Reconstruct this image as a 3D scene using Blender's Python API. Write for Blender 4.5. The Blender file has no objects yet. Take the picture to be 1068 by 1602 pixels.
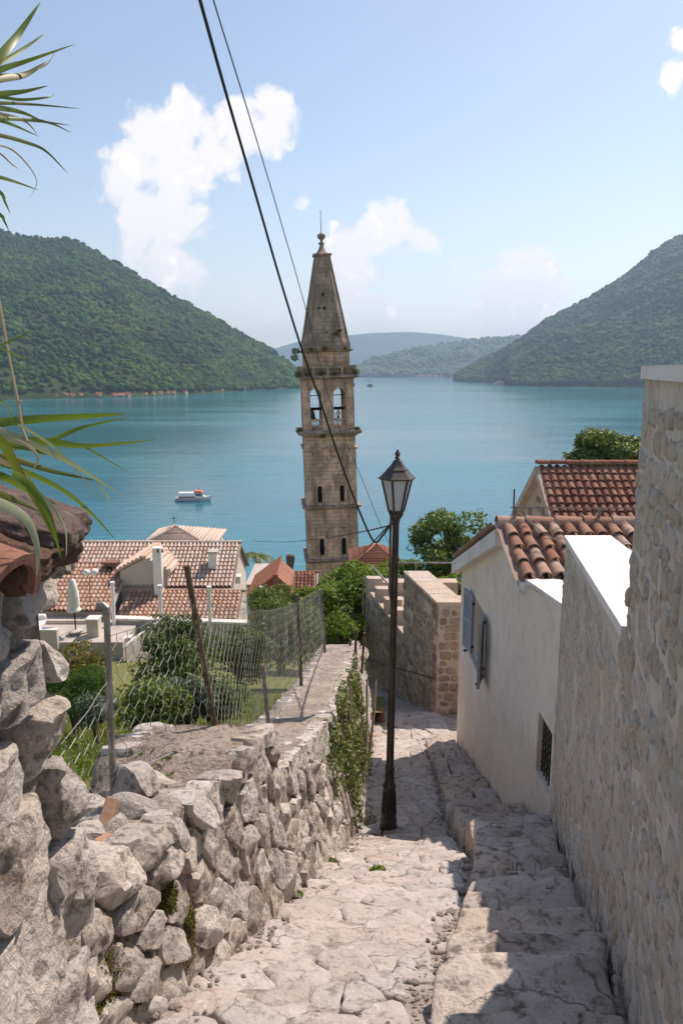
import bpy, bmesh, math, random
import numpy as np
from mathutils import Vector, Matrix, noise
R = math.radians
rnd = random.Random(7)
rng = np.random.default_rng(7)
S = bpy.context.scene
COL = S.collection

# ------------------------------------------------------------------ camera, world, sun, exposure
PITCH = R(10.9)
F = 1157.0
cP, sP = math.cos(PITCH), math.sin(PITCH)
cam = bpy.data.cameras.new('camera')
cam.sensor_fit = 'VERTICAL'; cam.sensor_height = 36.0; cam.sensor_width = 24.0
cam.lens = 36.0 * F / 1602.0
cam.clip_start = 0.02; cam.clip_end = 40000
camo = bpy.data.objects.new('camera', cam); COL.objects.link(camo)
camo.rotation_euler = (math.pi/2 - PITCH, 0, 0)
S.camera = camo
S.view_settings.view_transform = 'Standard'
S.view_settings.look = 'None'
S.view_settings.gamma = 1.0
S.view_settings.exposure = 0.80
S.view_settings.use_curve_mapping = False
S.view_settings.use_white_balance = True
S.view_settings.white_balance_temperature = 7450
S.view_settings.white_balance_tint = 14
S.cycles.use_denoising = True
S.cycles.max_bounces = 8
S.cycles.diffuse_bounces = 5
S.cycles.glossy_bounces = 3
S.cycles.transmission_bounces = 4
S.cycles.transparent_max_bounces = 12
S.cycles.volume_bounces = 0
S.cycles.sample_clamp_indirect = 6

# light travels along LD; the sun stands ahead and to the right
LD = Vector((-0.52, -0.57, -1.0)).normalized()
SUN_EL = math.asin(-LD.z)
SUN_AZ = math.atan2(-LD.x, -LD.y)          # clockwise from +Y
sun = bpy.data.lights.new('sun', 'SUN')
sun.energy = 3.1; sun.angle = R(0.53); sun.color = (1.0, 0.945, 0.885)
suno = bpy.data.objects.new('sun', sun); COL.objects.link(suno)
suno.rotation_euler = LD.to_track_quat('-Z', 'Y').to_euler()
suno.location = (20, 20, 40)

def ray(px, py):
    u = (px-534)/F; v = (801-py)/F
    return Vector((u, cP+v*sP, -sP+v*cP))
def at(px, py, D):
    d = ray(px, py); return d*(D/d.y)
def atz(px, py, z):
    d = ray(px, py); return d*(z/d.z)

# ------------------------------------------------------------------ node helper
def nd(nt, typ, ins=None, **props):
    n = nt.nodes.new(typ)
    for k, v in props.items(): setattr(n, k, v)
    for k, v in (ins or {}).items():
        s = n.inputs[k]
        if isinstance(v, bpy.types.NodeSocket): nt.links.new(v, s)
        elif isinstance(v, bpy.types.Node): nt.links.new(v.outputs[0], s)
        else:
            if hasattr(s.default_value, '__len__') and not hasattr(v, '__len__'): v = (v,)*len(s.default_value)
            if s.type == 'RGBA' and len(v) == 3: v = (*v, 1)
            s.default_value = v
    return n
def mth(nt, op, a, b=0.0, c=None, clamp=False):
    ins = {0: a, 1: b}
    if c is not None: ins[2] = c
    return nd(nt, 'ShaderNodeMath', ins, operation=op, use_clamp=clamp).outputs[0]
def mixc(nt, f, a, b, blend='MIX'):
    return nd(nt, 'ShaderNodeMix', {0: f, 6: a, 7: b}, data_type='RGBA', blend_type=blend).outputs[2]
def smooth(nt, x, lo, hi, a=0.0, b=1.0):
    return nd(nt, 'ShaderNodeMapRange', {0: x, 1: lo, 2: hi, 3: a, 4: b}, interpolation_type='SMOOTHSTEP').outputs[0]
def noi(nt, vec, scale, detail=4, rough=0.55, dist=0.0):
    return nd(nt, 'ShaderNodeTexNoise', {'Vector': vec, 'Scale': scale, 'Detail': detail, 'Roughness': rough, 'Distortion': dist}).outputs[0]

# ------------------------------------------------------------------ sky with cumulus clouds
W = bpy.data.worlds.new('World'); S.world = W; W.use_nodes = True
nt = W.node_tree; nt.nodes.clear()
sky = nd(nt, 'ShaderNodeTexSky', sky_type='NISHITA', sun_disc=False, sun_elevation=SUN_EL, sun_rotation=SUN_AZ,
         altitude=0, air_density=1.0, dust_density=0.6, ozone_density=1.3)
tc = nd(nt, 'ShaderNodeTexCoord')
dirv = tc.outputs['Generated']
sep = nd(nt, 'ShaderNodeSeparateXYZ', {0: dirv})
# direction on a plane one unit ahead of the viewer (south-west over the bay) and, elsewhere, on a cloud deck
yy = mth(nt, 'MAXIMUM', sep.outputs[1], 0.02)
PX = mth(nt, 'DIVIDE', sep.outputs[0], yy); PZ = mth(nt, 'DIVIDE', sep.outputs[2], yy)
plane = nd(nt, 'ShaderNodeCombineXYZ', {0: PX, 1: PZ}).outputs[0]
w1 = nd(nt, 'ShaderNodeTexNoise', {'Vector': plane, 'Scale': 11.0, 'Detail': 3.0, 'Roughness': 0.6}).outputs[1]
wv = nd(nt, 'ShaderNodeVectorMath', {0: w1, 1: (0.5, 0.5, 0.5)}, operation='SUBTRACT').outputs[0]
wv = nd(nt, 'ShaderNodeVectorMath', {0: wv, 'Scale': 0.05}, operation='SCALE').outputs[0]
wp = nd(nt, 'ShaderNodeVectorMath', {0: plane, 1: wv}, operation='ADD').outputs[0]
wp = nd(nt, 'ShaderNodeVectorMath', {0: wp, 1: (1, 1, 0)}, operation='MULTIPLY').outputs[0]
CLOUDS = [(285,180,42,1),(245,215,55,1),(195,275,48,1),(275,255,75,1),(335,225,50,.9),(385,195,52,.95),(428,168,38,1),(418,210,40,.9),
          (225,335,58,1.0),(270,345,60,1.0),(215,385,46,.85),(265,410,56,.95),(295,435,38,.85),(260,455,34,.6),(365,250,45,.7),
          (470,320,24,.6),(605,346,42,1.15),(580,368,36,1.05),(655,378,30,1.0),(545,400,46,1.1),(535,440,54,1.1),(395,466,30,.5),
          (590,495,50,.9),(830,430,48,1.35),(805,468,60,1.25),(868,455,36,.9),(760,485,45,.8),(745,492,50,.6),(1052,118,34,.8),(1066,62,30,.8),
          (710,418,22,.45),(455,505,55,.6),(680,500,30,.4),(640,400,25,.45)]
field = None
for (px, py, r, a) in CLOUDS:
    p = at(px, py, 1.0)
    d = nd(nt, 'ShaderNodeVectorMath', {0: wp, 1: (p.x, p.z, 0)}, operation='DISTANCE').outputs['Value']
    q = nd(nt, 'ShaderNodeMapRange', {0: d, 1: 0.0, 2: 1.45*r/F, 3: a, 4: 0.0}, clamp=True).outputs[0]
    field = q if field is None else mth(nt, 'SMOOTH_MAX', field, q, 0.12)
nA = noi(nt, wp, 26, 8, 0.62)
vor = nd(nt, 'ShaderNodeTexVoronoi', {'Vector': wp, 'Scale': 34.0, 'Detail': 2.0, 'Roughness': 0.55}, feature='F1').outputs[0]
edge = mth(nt, 'ADD', mth(nt, 'MULTIPLY', mth(nt, 'SUBTRACT', nA, 0.5), 0.75), mth(nt, 'MULTIPLY', mth(nt, 'SUBTRACT', 0.42, vor), 0.30))
dens = mth(nt, 'ADD', field, edge)
cm = smooth(nt, dens, 0.16, 0.46)
cm = mth(nt, 'MULTIPLY', cm, smooth(nt, field, 0.02, 0.2))
cm = mth(nt, 'MULTIPLY', cm, mth(nt, 'GREATER_THAN', sep.outputs[1], 0.05))
# soft milky veil low over the water, all round
veil = smooth(nt, sep.outputs[2], 0.30, 0.0)
veil = mth(nt, 'MULTIPLY', veil, smooth(nt, noi(nt, nd(nt, 'ShaderNodeVectorMath', {0: dirv, 1: (2.2, 2.2, 7)}, operation='MULTIPLY').outputs[0], 1.6, 5, 0.6), 0.25, 0.75, 0.35, 0.8))
# scattered fair-weather clouds unseen behind the viewer, cover widened to brighten the shade
dk = nd(nt, 'ShaderNodeVectorMath', {0: dirv, 1: (3, 3, 6)}, operation='MULTIPLY').outputs[0]
oc = smooth(nt, noi(nt, dk, 1.3, 7, 0.6), 0.54, 0.68)
oc = mth(nt, 'MULTIPLY', oc, smooth(nt, sep.outputs[1], 0.15, -0.15))
oc = mth(nt, 'MULTIPLY', oc, smooth(nt, sep.outputs[2], 0.02, 0.12))
call = mth(nt, 'MAXIMUM', cm, oc)
shade = smooth(nt, mth(nt, 'ADD', mth(nt, 'MULTIPLY', noi(nt, wp, 17, 5, 0.5), 0.9), mth(nt, 'MULTIPLY', vor, 0.55)), 0.42, 0.92)
ccol = mixc(nt, shade, (8.7, 8.5, 8.5), (6.1, 6.4, 7.1))
skyc = mixc(nt, mth(nt, 'MULTIPLY', veil, 0.38), sky.outputs[0], (4.6, 4.8, 5.5))
skyc = mixc(nt, mth(nt, 'MULTIPLY', call, 0.93), skyc, ccol)
bg = nd(nt, 'ShaderNodeBackground', {0: skyc, 1: 0.098})
nd(nt, 'ShaderNodeOutputWorld', {0: bg})

# ------------------------------------------------------------------ object helpers
WL = {}
def tag(o, label=None, cat=None, group=None, kind=None):
    if label: o['label'] = label
    if cat: o['category'] = cat
    if group: o['group'] = group
    if kind: o['kind'] = kind
    return o
def thing(name, label, cat, loc=(0, 0, 0), group=None, local=False, kind=None):
    o = bpy.data.objects.new(name, None); COL.objects.link(o)
    o.empty_display_size = 0.2
    o.location = loc
    WL[o.name] = Vector((0, 0, 0)) if local else Vector(loc)
    return tag(o, label, cat, group, kind)
def np_mesh(name, v, f):
    """v (n,3) float array, f (m,k) int array"""
    me = bpy.data.meshes.new(name)
    v = np.asarray(v, dtype=np.float32); f = np.asarray(f, dtype=np.int32)
    k = f.shape[1]
    me.vertices.add(len(v)); me.vertices.foreach_set('co', v.ravel())
    me.loops.add(f.size); me.loops.foreach_set('vertex_index', f.ravel())
    me.polygons.add(len(f))
    me.polygons.foreach_set('loop_start', np.arange(0, f.size, k, dtype=np.int32))
    try: me.polygons.foreach_set('loop_total', np.full(len(f), k, dtype=np.int32))
    except Exception: pass
    me.update(calc_edges=True)
    return me
def link(name, me, mat, parent=None, org=None, smooth=False):
    if mat: me.materials.append(mat)
    if smooth: me.polygons.foreach_set('use_smooth', np.ones(len(me.polygons), dtype=bool))
    o = bpy.data.objects.new(name, me); COL.objects.link(o)
    org = Vector(org) if org is not None else Vector((0, 0, 0))
    if parent is not None:
        o.parent = parent; o.location = org - WL[parent.name]
    else: o.location = org
    WL[o.name] = org
    return o
class MB:
    def __init__(s): s.v = []; s.f = []
    def add(s, vs, fs):
        b = len(s.v); s.v += [tuple(p) for p in vs]; s.f += [tuple(i+b for i in f) for f in fs]; return s
    def box(s, c, d, rz=0.0, M=None):
        x, y, z = d[0]/2, d[1]/2, d[2]/2
        m = M or Matrix.Rotation(rz, 3, 'Z')
        c = Vector(c)
        vs = [c + m @ Vector(p) for p in ((-x,-y,-z),(x,-y,-z),(x,y,-z),(-x,y,-z),(-x,-y,z),(x,-y,z),(x,y,z),(-x,y,z))]
        return s.add(vs, ((3,2,1,0),(4,5,6,7),(0,1,5,4),(1,2,6,5),(2,3,7,6),(3,0,4,7)))
    def bbox(s, a, b):
        return s.box([(a[i]+b[i])/2 for i in range(3)], [abs(b[i]-a[i]) for i in range(3)])
    def tube(s, pts, r, n=6, cap=True):
        pts = [Vector(p) for p in pts]; m = len(pts)
        rs = r if hasattr(r, '__len__') else [r]*m
        vs = []; fs = []; up = None
        for i, p in enumerate(pts):
            t = (pts[min(i+1, m-1)] - pts[max(i-1, 0)]).normalized()
            if up is None: up = t.orthogonal().normalized()
            up = (up - t*up.dot(t)).normalized(); w = t.cross(up)
            for k in range(n):
                a = 2*math.pi*k/n
                vs.append(p + (up*math.cos(a) + w*math.sin(a))*rs[i])
        for i in range(m-1):
            for k in range(n):
                fs.append((i*n+k, i*n+(k+1) % n, (i+1)*n+(k+1) % n, (i+1)*n+k))
        if cap: fs += [tuple(range(n-1, -1, -1)), tuple(range((m-1)*n, m*n))]
        return s.add(vs, fs)
    def lathe(s, prof, n=16, c=(0, 0, 0), rot=0.0, M=None):
        vs = []; fs = []; c = Vector(c)
        for (r, z) in prof:
            for k in range(n):
                a = 2*math.pi*k/n + rot
                p = Vector((r*math.cos(a), r*math.sin(a), z))
                vs.append(c + (M @ p if M else p))
        m = len(prof)
        for i in range(m-1):
            for k in range(n):
                fs.append((i*n+k, i*n+(k+1) % n, (i+1)*n+(k+1) % n, (i+1)*n+k))
        fs += [tuple(range(n-1, -1, -1)), tuple(range((m-1)*n, m*n))]
        return s.add(vs, fs)
    def prism(s, poly, ext):
        poly = [Vector(p) for p in poly]; e = Vector(ext); n = len(poly)
        vs = poly + [p+e for p in poly]
        nrm = Vector((0, 0, 0))
        for i in range(n): nrm += poly[i].cross(poly[(i+1) % n])
        fs = [tuple(range(n)), tuple(range(2*n-1, n-1, -1))] + [(i, i+n, (i+1) % n+n, (i+1) % n) for i in range(n)]
        if nrm.dot(e) > 0: fs = [tuple(reversed(f)) for f in fs]
        return s.add(vs, fs)
    def build(s, name, mat, parent=None, smooth=False, org=None):
        if org is None:
            a = np.array(s.v); lo, hi = a.min(0), a.max(0)
            org = ((lo[0]+hi[0])/2, (lo[1]+hi[1])/2, lo[2])
        org = Vector(org)
        me = bpy.data.meshes.new(name)
        me.from_pydata([(p[0]-org.x, p[1]-org.y, p[2]-org.z) for p in s.v], [], s.f)
        me.update()
        return link(name, me, mat, parent, org, smooth)
def autosmooth(o, ang=40):
    me = o.data
    me.polygons.foreach_set('use_smooth', np.ones(len(me.polygons), dtype=bool))
    try: me.set_sharp_from_angle(angle=R(ang))
    except Exception: pass
    return o
def dup(root, loc, label=None, group=None, rz=None, scale=None):
    r = root.copy(); COL.objects.link(r); r.location = loc
    if rz is not None: r.rotation_euler.z = rz
    if scale: r.scale = (scale,)*3
    if label: r['label'] = label
    if group: r['group'] = group
    WL[r.name] = Vector(loc)
    for ch in list(root.children):
        c = ch.copy(); COL.objects.link(c); c.parent = r
        for g in ch.children:
            d = g.copy(); COL.objects.link(d); d.parent = c
    return r
def panel(outline, holes, thick):
    """flat panel with holes in the XZ plane, facing -Y, thickness towards +Y; returns (verts, faces)"""
    cu = bpy.data.curves.new('panel_curve', 'CURVE'); cu.dimensions = '2D'; cu.fill_mode = 'BOTH'; cu.extrude = thick/2
    for loop in [outline]+holes:
        sp = cu.splines.new('POLY'); sp.points.add(len(loop)-1)
        for i, p in enumerate(loop): sp.points[i].co = (p[0], p[1], 0, 1)
        sp.use_cyclic_u = True
    ob = bpy.data.objects.new('panel_curve', cu); COL.objects.link(ob)
    dg = bpy.context.evaluated_depsgraph_get()
    me = bpy.data.meshes.new_from_object(ob.evaluated_get(dg))
    vs = [(v.co.x, thick/2 - v.co.z, v.co.y) for v in me.vertices]
    fs = [tuple(p.vertices) for p in me.polygons]
    bpy.data.objects.remove(ob); bpy.data.curves.remove(cu); bpy.data.meshes.remove(me)
    return vs, fs
def arch(cx, z0, w, h, n=10):
    """arched opening outline: width w, total height h, foot at z0"""
    r = w/2
    pts = [(cx-r, z0), (cx+r, z0)]
    for k in range(n+1):
        a = math.pi*k/n
        pts.append((cx+r*math.cos(a), z0+h-r+r*math.sin(a)))
    return pts
def fbm(p, oct=4):
    return noise.fractal(p, 0.9, 2.1, oct)

# ------------------------------------------------------------------ materials
def newmat(name):
    m = bpy.data.materials.new(name); m.use_nodes = True
    n = m.node_tree; n.nodes.clear(); return m, n
def finish(n, col, rough=0.85, bump=None, bstr=0.5, bdist=0.02, spec=0.3, metal=0.0, extra=None):
    ins = {'Base Color': col, 'Roughness': rough, 'Specular IOR Level': spec, 'Metallic': metal}
    if bump is not None:
        ins['Normal'] = nd(n, 'ShaderNodeBump', {'Height': bump, 'Strength': bstr, 'Distance': bdist}).outputs[0]
    if extra: ins.update(extra)
    b = nd(n, 'ShaderNodeBsdfPrincipled', ins)
    nd(n, 'ShaderNodeOutputMaterial', {0: b.outputs[0]})
    return b
def rock(name, c1, c2, pit, sc=3.0, bstr=0.7, bdist=0.02, var=0.25, rough=0.92, lichen=None, stain=None, pits=0.5, crack=0.0):
    m, n = newmat(name)
    pos = nd(n, 'ShaderNodeNewGeometry').outputs['Position']
    rn = nd(n, 'ShaderNodeObjectInfo').outputs['Random']
    off = nd(n, 'ShaderNodeVectorMath', {0: nd(n, 'ShaderNodeCombineXYZ', {0: mth(n, 'MULTIPLY', rn, 37.0), 1: mth(n, 'MULTIPLY', rn, 11.0)}).outputs[0], 1: pos}, operation='ADD').outputs[0]
    big = noi(n, off, sc*0.7, 5, 0.6)
    mid = noi(n, off, sc*4.0, 8, 0.68)
    fine = noi(n, off, sc*22, 6, 0.7)
    c = mixc(n, smooth(n, big, 0.32, 0.68), c1, c2)
    c = mixc(n, mth(n, 'MULTIPLY', smooth(n, mid, 0.50, 0.36), pits), c, pit)
    c = mixc(n, mth(n, 'MULTIPLY', smooth(n, fine, 0.45, 0.30), pits*0.8), c, pit)
    if lichen: c = mixc(n, smooth(n, noi(n, off, sc*2.3, 9, 0.75), 0.60, 0.68), c, lichen)
    if stain: c = mixc(n, mth(n, 'MULTIPLY', smooth(n, noi(n, pos, sc*0.35, 6, 0.6), 0.50, 0.72), 0.8), c, stain)
    br = nd(n, 'ShaderNodeMapRange', {0: rn, 1: 0.0, 2: 1.0, 3: 1.0-var, 4: 1.0+var*0.55}).outputs[0]
    c = nd(n, 'ShaderNodeHueSaturation', {'Value': br, 'Color': c, 'Saturation': nd(n, 'ShaderNodeMapRange', {0: mth(n, 'FRACT', mth(n, 'MULTIPLY', rn, 7.3)), 3: 0.75, 4: 1.2}).outputs[0]}).outputs[0]
    vo = nd(n, 'ShaderNodeTexVoronoi', {'Vector': off, 'Scale': sc*9.0}).outputs[0]
    h = mth(n, 'ADD', mth(n, 'ADD', mid, mth(n, 'MULTIPLY', fine, 0.45)), mth(n, 'MULTIPLY', vo, 0.35))
    if crack:
        wv_ = nd(n, 'ShaderNodeTexNoise', {'Vector': pos, 'Scale': 5.0, 'Detail': 5.0, 'Roughness': 0.65}).outputs[1]
        wv_ = nd(n, 'ShaderNodeVectorMath', {0: wv_, 'Scale': 0.22}, operation='SCALE').outputs[0]
        cp = nd(n, 'ShaderNodeVectorMath', {0: pos, 1: wv_}, operation='ADD').outputs[0]
        ce = nd(n, 'ShaderNodeTexVoronoi', {'Vector': cp, 'Scale': crack}, feature='DISTANCE_TO_EDGE').outputs[0]
        k = mth(n, 'MULTIPLY', smooth(n, ce, 0.022, 0.004), smooth(n, noi(n, pos, 2.3, 5, .65), 0.46, 0.62))
        c = mixc(n, mth(n, 'MULTIPLY', k, 0.55), c, pit)
        h = mth(n, 'SUBTRACT', h, mth(n, 'MULTIPLY', k, 0.9))
    finish(n, c, rough, h, bstr, bdist, 0.2)
    return m
def plain(name, col, rough=0.6, var=0.10, sc=3.0, bstr=0.15, metal=0.0, spec=0.4, dirt=None, dirtsc=1.5):
    m, n = newmat(name)
    pos = nd(n, 'ShaderNodeNewGeometry').outputs['Position']
    a = noi(n, pos, sc, 6, 0.6); b = noi(n, pos, sc*12, 5, 0.65)
    dk = tuple(x*(1-var*2) for x in col); lt = tuple(min(1, x*(1+var)) for x in col)
    c = mixc(n, smooth(n, a, 0.3, 0.7), dk, lt)
    if dirt: c = mixc(n, mth(n, 'MULTIPLY', smooth(n, noi(n, pos, dirtsc, 7, 0.65), 0.5, 0.7), 0.75), c, dirt)
    finish(n, c, rough, mth(n, 'ADD', a, mth(n, 'MULTIPLY', b, 0.5)), bstr, 0.01, spec, metal)
    return m
def foliage(name, c1, c2, c3=None, trans=0.35, rough=0.5):
    m, n = newmat(name)
    g = nd(n, 'ShaderNodeNewGeometry')
    rp = g.outputs['Random Per Island']
    big = noi(n, g.outputs['Position'], 0.9, 3, 0.5)
    c = mixc(n, rp, c1, c2)
    if c3: c = mixc(n, smooth(n, mth(n, 'ADD', mth(n, 'MULTIPLY', mth(n, 'FRACT', mth(n, 'MULTIPLY', rp, 13.7)), 0.6), mth(n, 'MULTIPLY', big, 0.6)), 0.52, 0.78), c, c3)
    b = nd(n, 'ShaderNodeBsdfPrincipled', {'Base Color': c, 'Roughness': rough, 'Specular IOR Level': 0.35})
    t = nd(n, 'ShaderNodeBsdfTranslucent', {0: mixc(n, 0.5, c, (0.16, 0.24, 0.02))})
    nd(n, 'ShaderNodeOutputMaterial', {0: nd(n, 'ShaderNodeMixShader', {0: trans, 1: b.outputs[0], 2: t.outputs[0]})})
    return m
def tilemat(name, c1, c2, c3, dirt):
    m, n = newmat(name)
    pos = nd(n, 'ShaderNodeNewGeometry')
    rn = nd(n, 'ShaderNodeObjectInfo').outputs['Random']
    isl = pos.outputs['Random Per Island']
    r2 = mth(n, 'FRACT', mth(n, 'ADD', rn, mth(n, 'MULTIPLY', isl, 3.1)))
    cr = nd(n, 'ShaderNodeValToRGB', {0: r2})
    e = cr.color_ramp.elements; e[0].color = (*c1, 1); e[1].color = (*c3, 1); e[0].position = 0.1; e[1].position = 0.95
    k = e.new(0.5); k.color = (*c2, 1)
    P = pos.outputs['Position']
    a = noi(n, P, 9, 7, 0.7); b = noi(n, P, 60, 5, 0.7)
    c = mixc(n, mth(n, 'MULTIPLY', smooth(n, a, 0.46, 0.66), 0.8), cr.outputs[0], dirt)
    c = mixc(n, mth(n, 'MULTIPLY', smooth(n, b, 0.5, 0.7), 0.35), c, tuple(x*0.5 for x in c1))
    finish(n, c, 0.9, mth(n, 'ADD', a, b), 0.35, 0.01, 0.15)
    return m

M_RUBBLE = rock('rubble_limestone', (0.70,0.63,0.575), (0.53,0.465,0.415), (0.17,0.14,0.115), 4.0, 1.0, 0.03, 0.24, lichen=(0.73,0.68,0.64), pits=0.8)
M_MORTAR = rock('wall_mortar', (0.47,0.39,0.335), (0.33,0.27,0.225), (0.09,0.072,0.058), 5.0, 1.0, 0.03, 0.0, pits=0.8)
M_PAVE = rock('worn_paving_limestone', (0.54,0.48,0.455), (0.44,0.385,0.355), (0.18,0.145,0.125), 3.4, 0.95, 0.016, 0.10, rough=0.8, pits=0.62, lichen=(0.58,0.53,0.51), stain=(0.38,0.31,0.265), crack=4.5)
M_DIRT = rock('dirt_joint', (0.48,0.41,0.365), (0.36,0.295,0.25), (0.09,0.065,0.045), 5.0, 1.0, 0.02, 0.0, pits=0.8)
M_STEP = rock('step_limestone', (0.56,0.475,0.415), (0.43,0.355,0.30), (0.12,0.095,0.075), 3.2, 0.9, 0.02, 0.12, rough=0.85, pits=0.8, stain=(0.33,0.265,0.215), crack=2.6)
M_LIME = rock('lime_pointing', (0.68,0.58,0.485), (0.57,0.475,0.39), (0.36,0.29,0.23), 3.0, 0.8, 0.02, 0.0, pits=0.5)
M_WSTONE = rock('limewashed_wall_stone', (0.64,0.535,0.44), (0.55,0.455,0.365), (0.30,0.24,0.19), 5.0, 0.9, 0.02, 0.13, pits=0.75, lichen=(0.64,0.55,0.46))
M_BSTONE = rock('brown_squared_stone', (0.46,0.345,0.26), (0.30,0.225,0.17), (0.14,0.105,0.08), 5.0, 0.8, 0.02, 0.30, pits=0.6)
M_BMORT = rock('pale_block_mortar', (0.56,0.455,0.375), (0.46,0.37,0.30), (0.28,0.22,0.18), 4.0, 0.7, 0.015, 0.0, pits=0.4)
M_PLASTER = rock('cream_plaster', (0.80,0.70,0.60), (0.74,0.64,0.54), (0.58,0.49,0.40), 1.2, 0.3, 0.01, 0.0, pits=0.45, stain=(0.62,0.525,0.44), crack=0.9)
M_CAP = plain('white_plaster_coping', (0.72,0.675,0.645), 0.85, 0.03, 2.0, 0.3, dirt=(0.56,0.51,0.47), dirtsc=2.2)
M_REDROCK = rock('reddish_roof_rock', (0.25,0.155,0.12), (0.19,0.125,0.10), (0.05,0.037,0.03), 7.0, 1.0, 0.03, 0.2, lichen=(0.40,0.33,0.29), pits=0.8)
M_TERRA = rock('old_terracotta', (0.31,0.145,0.10), (0.25,0.115,0.08), (0.14,0.06,0.04), 6.0, 0.6, 0.01, 0.2, pits=0.5)
M_BRICK = rock('orange_brick', (0.45,0.30,0.225), (0.40,0.255,0.19), (0.3,0.15,0.1), 6.0, 0.3, 0.01, 0.2, pits=0.3)
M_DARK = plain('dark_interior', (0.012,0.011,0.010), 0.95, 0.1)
M_IRON = plain('dark_bronze_paint', (0.060,0.050,0.042), 0.42, 0.2, 6.0, 0.12, metal=0.35, spec=0.5)
M_BLACK = plain('black_iron', (0.012,0.012,0.013), 0.45, 0.1)
M_CABLE = plain('black_cable', (0.010,0.011,0.013), 0.5, 0.1)
M_BCABLE = plain('blue_grey_cable', (0.02,0.05,0.09), 0.5, 0.1)
M_GALV = plain('galvanised_steel', (0.26,0.25,0.24), 0.5, 0.2, 8.0, 0.15, metal=0.5)
M_WIRE = plain('zinc_wire', (0.36,0.345,0.33), 0.6, 0.15, metal=0.1)
M_RUST = plain('rusty_iron', (0.13,0.085,0.065), 0.85, 0.3, 9.0, 0.4, dirt=(0.20,0.11,0.06), dirtsc=14)
M_WOOD = plain('weathered_wood', (0.42,0.33,0.25), 0.85, 0.2, 9.0, 0.4)
M_SHUT = plain('blue_grey_shutter_paint', (0.27,0.31,0.36), 0.6, 0.06, 5.0, 0.1)
M_WHITE = plain('white_paint', (0.78,0.76,0.73), 0.5, 0.03, 1.0, 0.05)
M_WALLW = plain('pale_house_plaster', (0.62,0.54,0.47), 0.9, 0.05, 0.8, 0.2, dirt=(0.42,0.35,0.29), dirtsc=0.6)
M_WALLR = plain('terracotta_house_plaster', (0.30,0.13,0.09), 0.9, 0.08, 0.9, 0.2)
M_CONC = plain('pale_concrete', (0.48,0.43,0.38), 0.9, 0.08, 1.5, 0.3, dirt=(0.28,0.24,0.20), dirtsc=0.9)
M_TILE_N = tilemat('barrel_tile_near', (0.29,0.135,0.09), (0.37,0.205,0.145), (0.45,0.32,0.255), (0.13,0.10,0.082))
M_TILE_R = tilemat('barrel_tile_red', (0.21,0.08,0.052), (0.29,0.12,0.078), (0.36,0.18,0.12), (0.085,0.05,0.038))
M_TILE_P = tilemat('pale_old_roof_tile', (0.52,0.35,0.285), (0.60,0.45,0.37), (0.64,0.54,0.47), (0.38,0.29,0.245))
M_TILE_O = tilemat('orange_roof_tile', (0.42,0.225,0.16), (0.50,0.31,0.23), (0.56,0.40,0.32), (0.29,0.20,0.165))
M_PANTILE = rock('roof_underlay_mortar', (0.38,0.25,0.195), (0.31,0.20,0.155), (0.14,0.10,0.075), 9, 0.5, 0.01, 0)
M_LEAFD = foliage('dark_bush_leaf', (0.045,0.085,0.022), (0.08,0.135,0.032), (0.14,0.19,0.05))
M_LEAFB = foliage('bright_vine_leaf', (0.09,0.16,0.022), (0.15,0.24,0.035), (0.22,0.30,0.05), 0.5)
M_LEAFM = foliage('mid_green_leaf', (0.06,0.115,0.024), (0.11,0.18,0.04), (0.19,0.23,0.06))
M_LEAFY = foliage('yellowish_shrub_leaf', (0.09,0.12,0.03), (0.17,0.17,0.04), (0.28,0.17,0.05))
M_LEAFS = foliage('silver_leaf', (0.16,0.20,0.17), (0.26,0.30,0.27), (0.10,0.15,0.09))
M_FENNEL = foliage('feathery_green', (0.05,0.13,0.03), (0.09,0.20,0.05), None)
M_GRASS = foliage('meadow_grass', (0.13,0.20,0.03), (0.22,0.29,0.05), (0.33,0.31,0.10), 0.45)
M_IVY = foliage('ivy_leaf', (0.055,0.085,0.02), (0.13,0.155,0.045), (0.24,0.24,0.10), 0.3)
M_REED = foliage('reed_leaf_green', (0.10,0.17,0.025), (0.17,0.24,0.045), None, 0.45, 0.42)
M_REEDP = foliage('reed_leaf_pale', (0.36,0.40,0.24), (0.44,0.45,0.30), None, 0.35, 0.5)
M_REEDD = foliage('reed_leaf_olive', (0.07,0.10,0.02), (0.14,0.14,0.03), None, 0.4, 0.45)
M_DRY = foliage('dry_straw', (0.42,0.31,0.20), (0.55,0.43,0.30), None, 0.2, 0.7)
M_BARK = plain('bark', (0.13,0.095,0.07), 0.9, 0.25, 8, 0.6)
M_MOSS = foliage('moss', (0.055,0.055,0.010), (0.12,0.10,0.018), None, 0.1, 0.9)
def forestmat(name, c1, c2, c3):
    m, n = newmat(name)
    g_ = nd(n, 'ShaderNodeNewGeometry'); P = g_.outputs['Position']; rp = g_.outputs['Random Per Island']
    a = noi(n, P, 0.011, 6, 0.65); b = noi(n, P, 0.035, 4, 0.6)
    c = mixc(n, smooth(n, a, 0.36, 0.64), c1, c2)
    c = mixc(n, mth(n, 'MULTIPLY', smooth(n, b, 0.55, 0.68), 0.7), c, c3)
    c = nd(n, 'ShaderNodeHueSaturation', {'Color': c, 'Value': nd(n, 'ShaderNodeMapRange', {0: rp, 3: 0.6, 4: 1.35}).outputs[0], 'Hue': nd(n, 'ShaderNodeMapRange', {0: mth(n, 'FRACT', mth(n, 'MULTIPLY', rp, 7.7)), 3: 0.475, 4: 0.515}).outputs[0]}).outputs[0]
    finish(n, c, 0.9, spec=0.1)
    return m
M_FOREST = forestmat('forest_crown', (0.013,0.050,0.010), (0.040,0.102,0.017), (0.11,0.165,0.030))
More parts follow.
